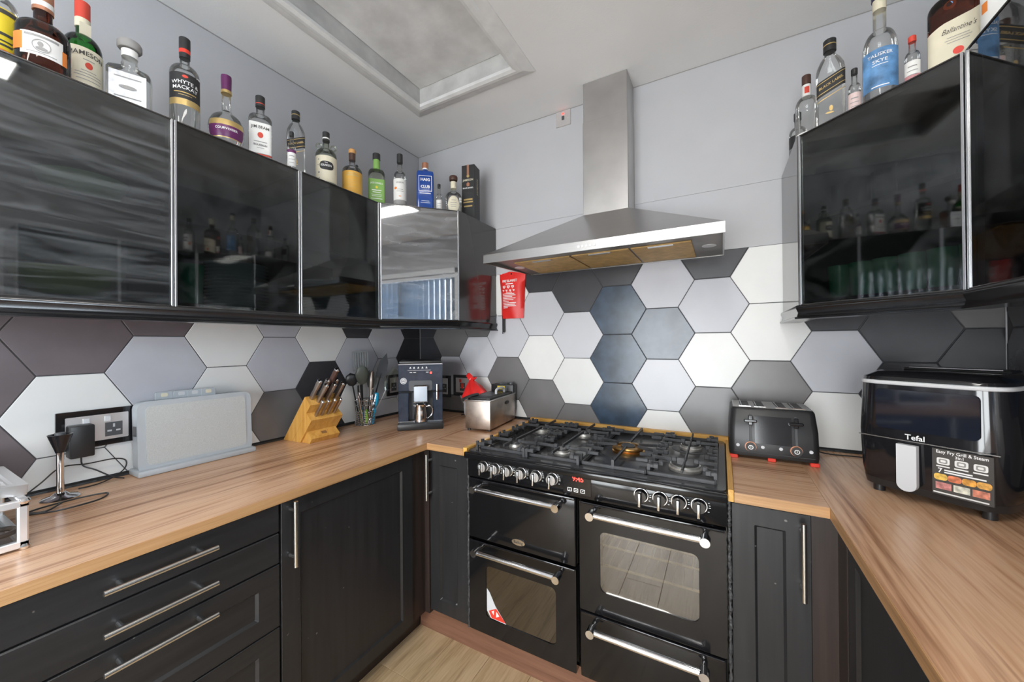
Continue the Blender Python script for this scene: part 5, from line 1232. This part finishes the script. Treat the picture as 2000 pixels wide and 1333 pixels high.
# 5 whyte & mackay
t, b = bottle('tall clear whisky bottle with black WHYTE & MACKAY label and gold band', .285, -1.463, ZC, M_['clear'], round_prof(.041, .200, .0135, .285), [(capc(.0155, .290, .333), M_['blackpaper']), ([(.0156, .278), (.0156, .291)], M_['redplastic'])], .02)
part('neck_sleeve', lathe(BM(), [(.0150, .262), (.0154, .278)], 18), M_['blackpaper'], t)
lab(t, M_['blackpaper'], .041, .041, 2, .105, .192, 1.25); lab(t, M_['gold'], .041, .041, 2, .083, .1045, 1.25); wrap_text('label_text', 'WHYTE &', .017, M_['white'], t, .160, .041, .041, arch=3); wrap_text('label_text', 'MACKAY', .017, M_['white'], t, .142, .041, .041, arch=2)
dot(t, M_['redink'], 0, .180, .008, .005, .041, 2); lines(t, M_['gold'], [(.124, .03, .003), (.116, .018, .0015)], .041, .041, 2)
# 6 courvoisier
t, b = bottle('bulbous clear cognac bottle with purple cap and COURVOISIER label', .285, -1.338, ZC, M_['clear'], [(.036, 0), (.043, .006), (.054, .045), (.056, .075), (.053, .098), (.044, .118), (.030, .130), (.018, .138), (.0145, .150), (.0135, .215)], [([(.0155, .222), (.017, .270), (.0165, .279), (0, .281)], M_['purple']), ([(.0168, .212), (.0165, .223)], M_['gold'])], .0)
def bulge(rows, a, m):
    b = BM(); R0 = []
    for r, z in rows: R0.append([b.verts.new((*sup(-a+2*a*i/14, r+.0008, r+.0008, 2), z)) for i in range(15)])
    for A, B in zip(R0, R0[1:]):
        for i in range(14): b.faces.new((A[i], A[i+1], B[i+1], B[i]))
    part('label', b, m, t, 60)
bulge([(.0495, .028), (.054, .045), (.056, .075), (.0535, .093)], 1.1, M_['gold']); bulge([(.0505, .031), (.0546, .045), (.0564, .072)], 1.12, M_['purple']); wrap_text('label_text', 'COURVOISIER', .012, M_['white'], t, .058, .0560, .0560, width=.068)
part('seal', lathe(BM(), [(.011, .005, 0, 2), (.009, .004, .003, 2)], 14, M=Matrix.Translation((0, -.030, .133)) @ Matrix.Rotation(math.radians(40), 4, 'X')), M_['blackpaper'], t)
# 7 jim beam
t, b = bottle('square-shouldered clear bottle with white JIM BEAM bourbon label', .285, -1.219, ZC, M_['clear'], round_prof(.040, .165, .0145, .232, n=5, ry=.034), [(capc(.0165, .226, .270), M_['blackpaper']), ([(.0166, .236), (.0166, .239)], M_['redink'])], .0)
lab(t, M_['paper'], .040, .034, 5, .028, .150, .98); wrap_text('label_text', 'JIM BEAM', .0165, M_['ink'], t, .131, .040, .034, 5, width=.060, arch=2.5); dot(t, M_['redink'], 0, .100, .0095, .0115, .040, 5, .034); wrap_text('label_text', 'BOURBON', .011, M_['ink'], t, .060, .040, .034, 5, width=.044); lines(t, M_['greyink'], [(.072, .022, .003), (.048, .012, .002)], .040, .034, 5); lab(t, M_['redink'], .0402, .0342, 5, .020, .026, .98)
# 8 miniature and 9 square black label
def mini(label, x, y, h, m, extra=0, capm='blackpaper', txt=None):
    t, b = bottle(label, x, y, ZC, M_['clear'], round_prof(.0165, h*.55, .0075, h*.9), [(capc(.0085, h*.88, h), M_[capm])], extra, 'miniature_bottle')
    lab(t, m, .0165, .0165, 2, h*.12, h*.48, 1.2); lines(t, M_['greyink'], [(h*.36, .009, .003), (h*.28, .011, .002), (h*.2, .009, .002)], .0165, .0165, 2)
    return t
t = mini('miniature bottle with white and purple label in front of the black label whisky', .318, -1.112, .172, M_['paper']); lab(t, M_['purple'], .0168, .0168, 2, .078, .09, 1.2)
def black_label(label, x, y, extra, s=1.0):
    t, b = bottle(label, x, y, ZC, M_['clear'], [(r*s, q*s, z*s, n) for r, q, z, n in [(.031, .031, 0, 6), (.036, .036, .004, 6), (.036, .036, .185, 6), (.034, .034, .205, 5), (.026, .026, .230, 3), (.016, .016, .248, 2), (.0135, .0135, .256, 2), (.0135, .0135, .268, 2)]], [(capc(.0165*s, .262*s, .300*s), M_['blackpaper']), ([(.0168*s, .280*s), (.0168*s, .283*s)], M_['gold'])], extra)
    bq = BM(); a = .98
    def slant(z0, z1, mm, off):
        bq = BM(); A, B = [], []
        for i in range(17):
            tt = -a+2*a*i/16; px, py = sup(tt, .036*s+off, .036*s+off, 6); A.append(bq.verts.new((px, py, z0*s+px*.42))); B.append(bq.verts.new((px, py, z1*s+px*.42)))
        for i in range(16): bq.faces.new((A[i], A[i+1], B[i+1], B[i]))
        return part('label', bq, mm, t, 60)
    slant(.118, .168, M_['blackpaper'], .0008); slant(.126, .128, M_['gold'], .0012); slant(.1605, .1625, M_['gold'], .0012); slant(.105, .1075, M_['gold'], .0010)
    q = text_bm('BLACK LABEL', .011*s, .012); xs = [v.co.x for v in q.verts]; k = .058*s/(max(xs)-min(xs))
    for v in q.verts: v.co = Vector((v.co.x*k, -.0362*s-.0016, .144*s+v.co.y+v.co.x*k*.42))
    me = bpy.data.meshes.new('t'); q.to_mesh(me); q.free(); new_obj('label_text', me, M_['gold'], t)
    dot(t, M_['gold'], .0, .065*s, .005, .010, .036*s, 6, .036*s); dot(t, M_['gold'], -.004, .052*s, .011, .003, .036*s, 6, .036*s); lab(t, M_['blackpaper'], .036*s, .036*s, 6, .012, .020, .5); lines(t, M_['gold'], [(.015, .012, .002)], .036*s, .036*s, 6)
    return t
black_label('square clear whisky bottle with slanted black label in the left row', .265, -1.062, 0)
# 10 kraken with handles
t, b = bottle('clear rum bottle with two small loop handles and black badge label', .285, -.930, ZC, M_['clearg'], round_prof(.0455, .150, .0135, .232), [(capc(.0155, .222, .266), M_['blackpaper']), ([(.0157, .232), (.0157, .238)], M_['paper'])], 0)
lab(t, M_['cream'], .0455, .0455, 2, .020, .140, 1.35); part('badge', oval_patch(.0455, .002, .093, .030, .020, .0016, 3), M_['blackpaper'], t); wrap_text('label_text', 'KRAKEN', .0135, M_['white'], t, .093, .0455, .0455, off=.0028, width=.044); wrap_text('label_text', 'THE', .007, M_['white'], t, .105, .0455, .0455, off=.0028)
for dx, dz, r in ((-.033, .12, .007), (-.032, .06, .010), (-.03, .035, .006), (-.036, .095, .006)): dot(t, M_['greyink'], dx, dz, r*.5, r*.5, .0455, 2)
for s in (-1, 1): part('loop_handle', tube(BM(), [(s*.030+.012*math.cos(a), 0, .196+.012*math.sin(a)) for a in [2*PI*i/14 for i in range(15)]], .0035, 8, False), M_['clearg'], t)
# 11 amber label
t, b = bottle('clear bottle with orange wooden stopper and amber yellow label', .295, -.795, ZC, M_['clear'], round_prof(.0465, .128, .0135, .196), [([(.0165, .222), (.0175, .228), (.017, .240), (.012, .245), (0, .246)], M_['cork']), ([(.0155, .186), (.0160, .222)], M_['brown'])], 0)
lab(t, M_['amber'], .0465, .0465, 2, .012, .120, 1.3); lines(t, M_['gold'], [(.105, .022, .005), (.094, .028, .007), (.075, .022, .002), (.066, .026, .002), (.057, .022, .002), (.04, .026, .002)], .0465, .0465, 2); dot(t, M_['blackpaper'], .022, .150, .008, .006, .040, 2)
# 12 green label square
t, b = bottle('square clear bottle with green JACK DANIEL\'S apple label', .292, -.640, ZC, M_['clearg'], round_prof(.0425, .165, .0165, .255, n=7, ry=.040), [(capc(.0195, .256, .290), M_['blackpaper']), ([(.0178, .205), (.0172, .257)], M_['greenlabel'])], .0)
lab(t, M_['greenlabel'], .0425, .040, 7, .018, .140, 1.0); wrap_text('label_text', "JACK DANIEL'S", .012, M_['white'], t, .118, .0425, .040, 7, width=.062, arch=2); dot(t, M_['yellow'], 0, .096, .006, .007, .0425, 7, .040); lines(t, M_['white'], [(.078, .024, .004), (.068, .02, .003), (.056, .026, .002), (.048, .024, .002), (.034, .028, .003)], .0425, .040, 7)
# 13 white label
t, b = bottle('clear bottle with white label and grey foot band above the angled door', .375, -.553, ZC, M_['clear'], round_prof(.0345, .165, .013, .270), [(capc(.0155, .255, .305), M_['blackpaper'])], 0)
lab(t, M_['paper'], .0345, .0345, 2, .045, .160, 1.3); lab(t, M_['greyink'], .0345, .0345, 2, .022, .044, 1.3); wrap_text('label_text', 'ARDMORE', .010, M_['greyink'], t, .138, .0345, .0345, width=.04); dot(t, M_['orange'], -.024, .108, .008, .007, .0345, 2); lines(t, M_['greyink'], [(.10, .016, .002), (.09, .018, .002)], .0345, .0345, 2); lines(t, M_['orange'], [(.062, .006, .004)], .0345, .0345, 2)
# 14 haig club
t, b = bottle('blue rectangular bottle reading HAIG CLUB', .435, -.418, ZC, M_['blueglass'], [(.044, .024, 0, 7), (.047, .027, .004, 7), (.047, .027, .232, 7), (.044, .024, .244, 6), (.018, .016, .250, 2.5), (.0155, .0155, .254, 2), (.0155, .0155, .266, 2)], [(capc(.0185, .266, .298), M_['copper']), ([(.0160, .258), (.0160, .266)], M_['white'])], 0)
for s, z, sz in (('HAIG', .193, .022), ('CLUB', .153, .022)): wrap_text('label_text', s, sz, M_['white'], t, z, .047, .027, 7, width=.050, bold=.03)
part('label_frame', plate_hole(BM(), rrect(-.036, .036, .128, .216, .001, 1), rrect(-.0335, .0335, .1305, .2135, .001, 1), -.0288, -.0278), M_['white'], t); lines(t, M_['white'], [(.114, .030, .003), (.072, .022, .002), (.062, .026, .002)], .047, .027, 7)
# 15 mini, 16 oval
mini('miniature clear bottle between the blue bottle and the round one', .497, -.372, .182, M_['paper'])
t, b = bottle('round clear bottle with brown stopper and oval cream label', .552, -.310, ZC, M_['clear'], round_prof(.0475, .105, .0155, .200), [([(.0225, .212), (.024, .218), (.024, .232), (.021, .238), (0, .239)], M_['brown']), ([(.0165, .165), (.0165, .205)], M_['cream'])], 0)
part('label', oval_patch(.0475, 0, .062, .034, .046), M_['cream'], t); lines(t, M_['greyink'], [(.082, .012, .003), (.068, .018, .003), (.056, .016, .002), (.046, .014, .002)], .0475, .0475, 2)
# 17 box
t = thing('whiskey_box', 'tall black carton reading JAMESON BLACK BARREL at the end of the left row', 'box', (.597, -.200, ZC), math.radians(12))
part('carton', bx(-.041, .041, -.041, .041, 0, .322, bev=.0015), M_['blackpaper'], t)
text_front('label_text', 'JAMESON', .017, M_['cream'], t, 0, -.0418, .232, width=.066, bold=.015); text_front('label_text', 'BLACK BARREL', .011, M_['white'], t, 0, -.0418, .185, width=.066, bold=.015); part('gold_print', bx(-.028, .028, -.0418, -.041, .112, .122), M_['gold'], t); part('gold_print', bx(-.030, .030, -.0418, -.041, .098, .106), M_['gold'], t); part('gold_print', bx(-.026, .026, -.0418, -.041, .074, .082), M_['gold'], t)
part('emblem', poly_prism(BM(), [(-.008, .196), (.008, .196), (.010, .212), (0, .220), (-.010, .212)], -.0418, -.041, 'y'), M_['copper'], t); part('ribbon', bx(-.007, .007, -.0418, -.041, .262, .322), M_['copper'], t); part('ribbon_seal', cyl(BM(), (0, -.041, .256), (0, -.0418, .256), .009, 16), M_['gold'], t)
text_flat('side_text', 'JAMESON', .022, M_['cream'], t, Matrix.Translation((.0418, 0, .20)) @ Matrix.Rotation(PI/2, 4, 'Z') @ FRONT @ Matrix.Rotation(PI/2, 4, 'Z'))
# ---- right cabinet tops
t, b = bottle('clear bottle with dark label at the far end of the right row', 2.185, -.120, ZC, M_['clear'], round_prof(.030, .12, .011, .19), [(capc(.013, .18, .21), M_['blackpaper'])], .1); lab(t, M_['blackpaper'], .030, .030, 2, .06, .11, 1.3)
t, b = bottle('clear bottle with red and white neck label behind the black label whisky', 2.196, -.238, ZC, M_['clear'], round_prof(.036, .165, .013, .262), [(capc(.0145, .252, .288), M_['brown']), ([(.0142, .205), (.0142, .250)], M_['paper'])], .1); lab(t, M_['paper'], .036, .036, 2, .02, .06, 1.2); lab(t, M_['redink'], .0145, .0145, 2, .215, .24, .5)
black_label('larger square clear whisky bottle with slanted black label in the right row', 2.245, -.345, .05, 1.10)
t = mini('miniature bottle with pale pink label right of the black label whisky', 2.292, -.420, .165, mat('pale_pink_label', (.72, .55, .52), .5)); 
t, b = bottle('tall clear bottle with cloudy blue TALISKER SKYE label', 2.345, -.455, ZC, M_['clear'], round_prof(.041, .175, .0155, .330), [([(.0185, .338), (.019, .356), (0, .358)], mat('navy_cap', (.02, .02, .06), .3)), ([(.0160, .305), (.0165, .338)], M_['cream'])], 0)
lab(t, M_['bluelabel'], .041, .041, 2, .045, .168, 1.25); wrap_text('label_text', 'TALISKER', .014, M_['white'], t, .148, .041, .041, width=.058); wrap_text('label_text', 'SKYE', .014, M_['white'], t, .128, .041, .041, width=.034); lines(t, M_['white'], [(.116, .018, .002), (.05, .02, .003)], .041, .041, 2)
t = mini('miniature bottle with red cap in front of the big brown bottle', 2.392, -.535, .150, M_['paper'], 0, 'redink'); lab(t, mat('pink_band', (.55, .25, .26), .5), .0167, .0167, 2, .02, .032, 1.2)
t, b = bottle('large brown bottle with cream Ballantine\'s label on the right cabinet', 2.478, -.545, ZC, M_['brownglass'], round_prof(.056, .185, .0165, .275, n=4, ry=.036), [(capc(.019, .262, .31), M_['cream'])], .05)
lab(t, M_['cream'], .056, .036, 4, .035, .142, 1.25, wave=lambda u: .018*math.sin((u-.5)*PI)); wrap_text('label_text', "Ballantine's", .020, M_['ink'], t, .112, .056, .036, 4, width=.062, bold=0.0, shear=.45); dot(t, M_['redplastic'], .0, .052, .010, .010, .056, 4, .036); lines(t, M_['greyink'], [(.092, .02, .0015), (.085, .024, .0015), (.078, .02, .0015)], .056, .036, 4)
dot(t, M_['cream'], -.014, .185, .012, .012, .050, 2, .034); dot(t, M_['bluelabel'], -.014, .187, .006, .006, .050, 2, .034, off=.0024)
t, b = bottle('clear bottle with white and orange label at the right edge', 2.500, -.690, ZC, M_['clear'], round_prof(.036, .15, .014, .25), [(capc(.016, .24, .275), M_['blackpaper'])], 0); lab(t, M_['paper'], .036, .036, 2, .02, .145, 1.3); lab(t, M_['orange'], .0363, .0363, 2, .06, .085, .2, centre=-.9); lines(t, M_['ink'], [(.11, .022, .010), (.09, .016, .008)], .036, .036, 2)
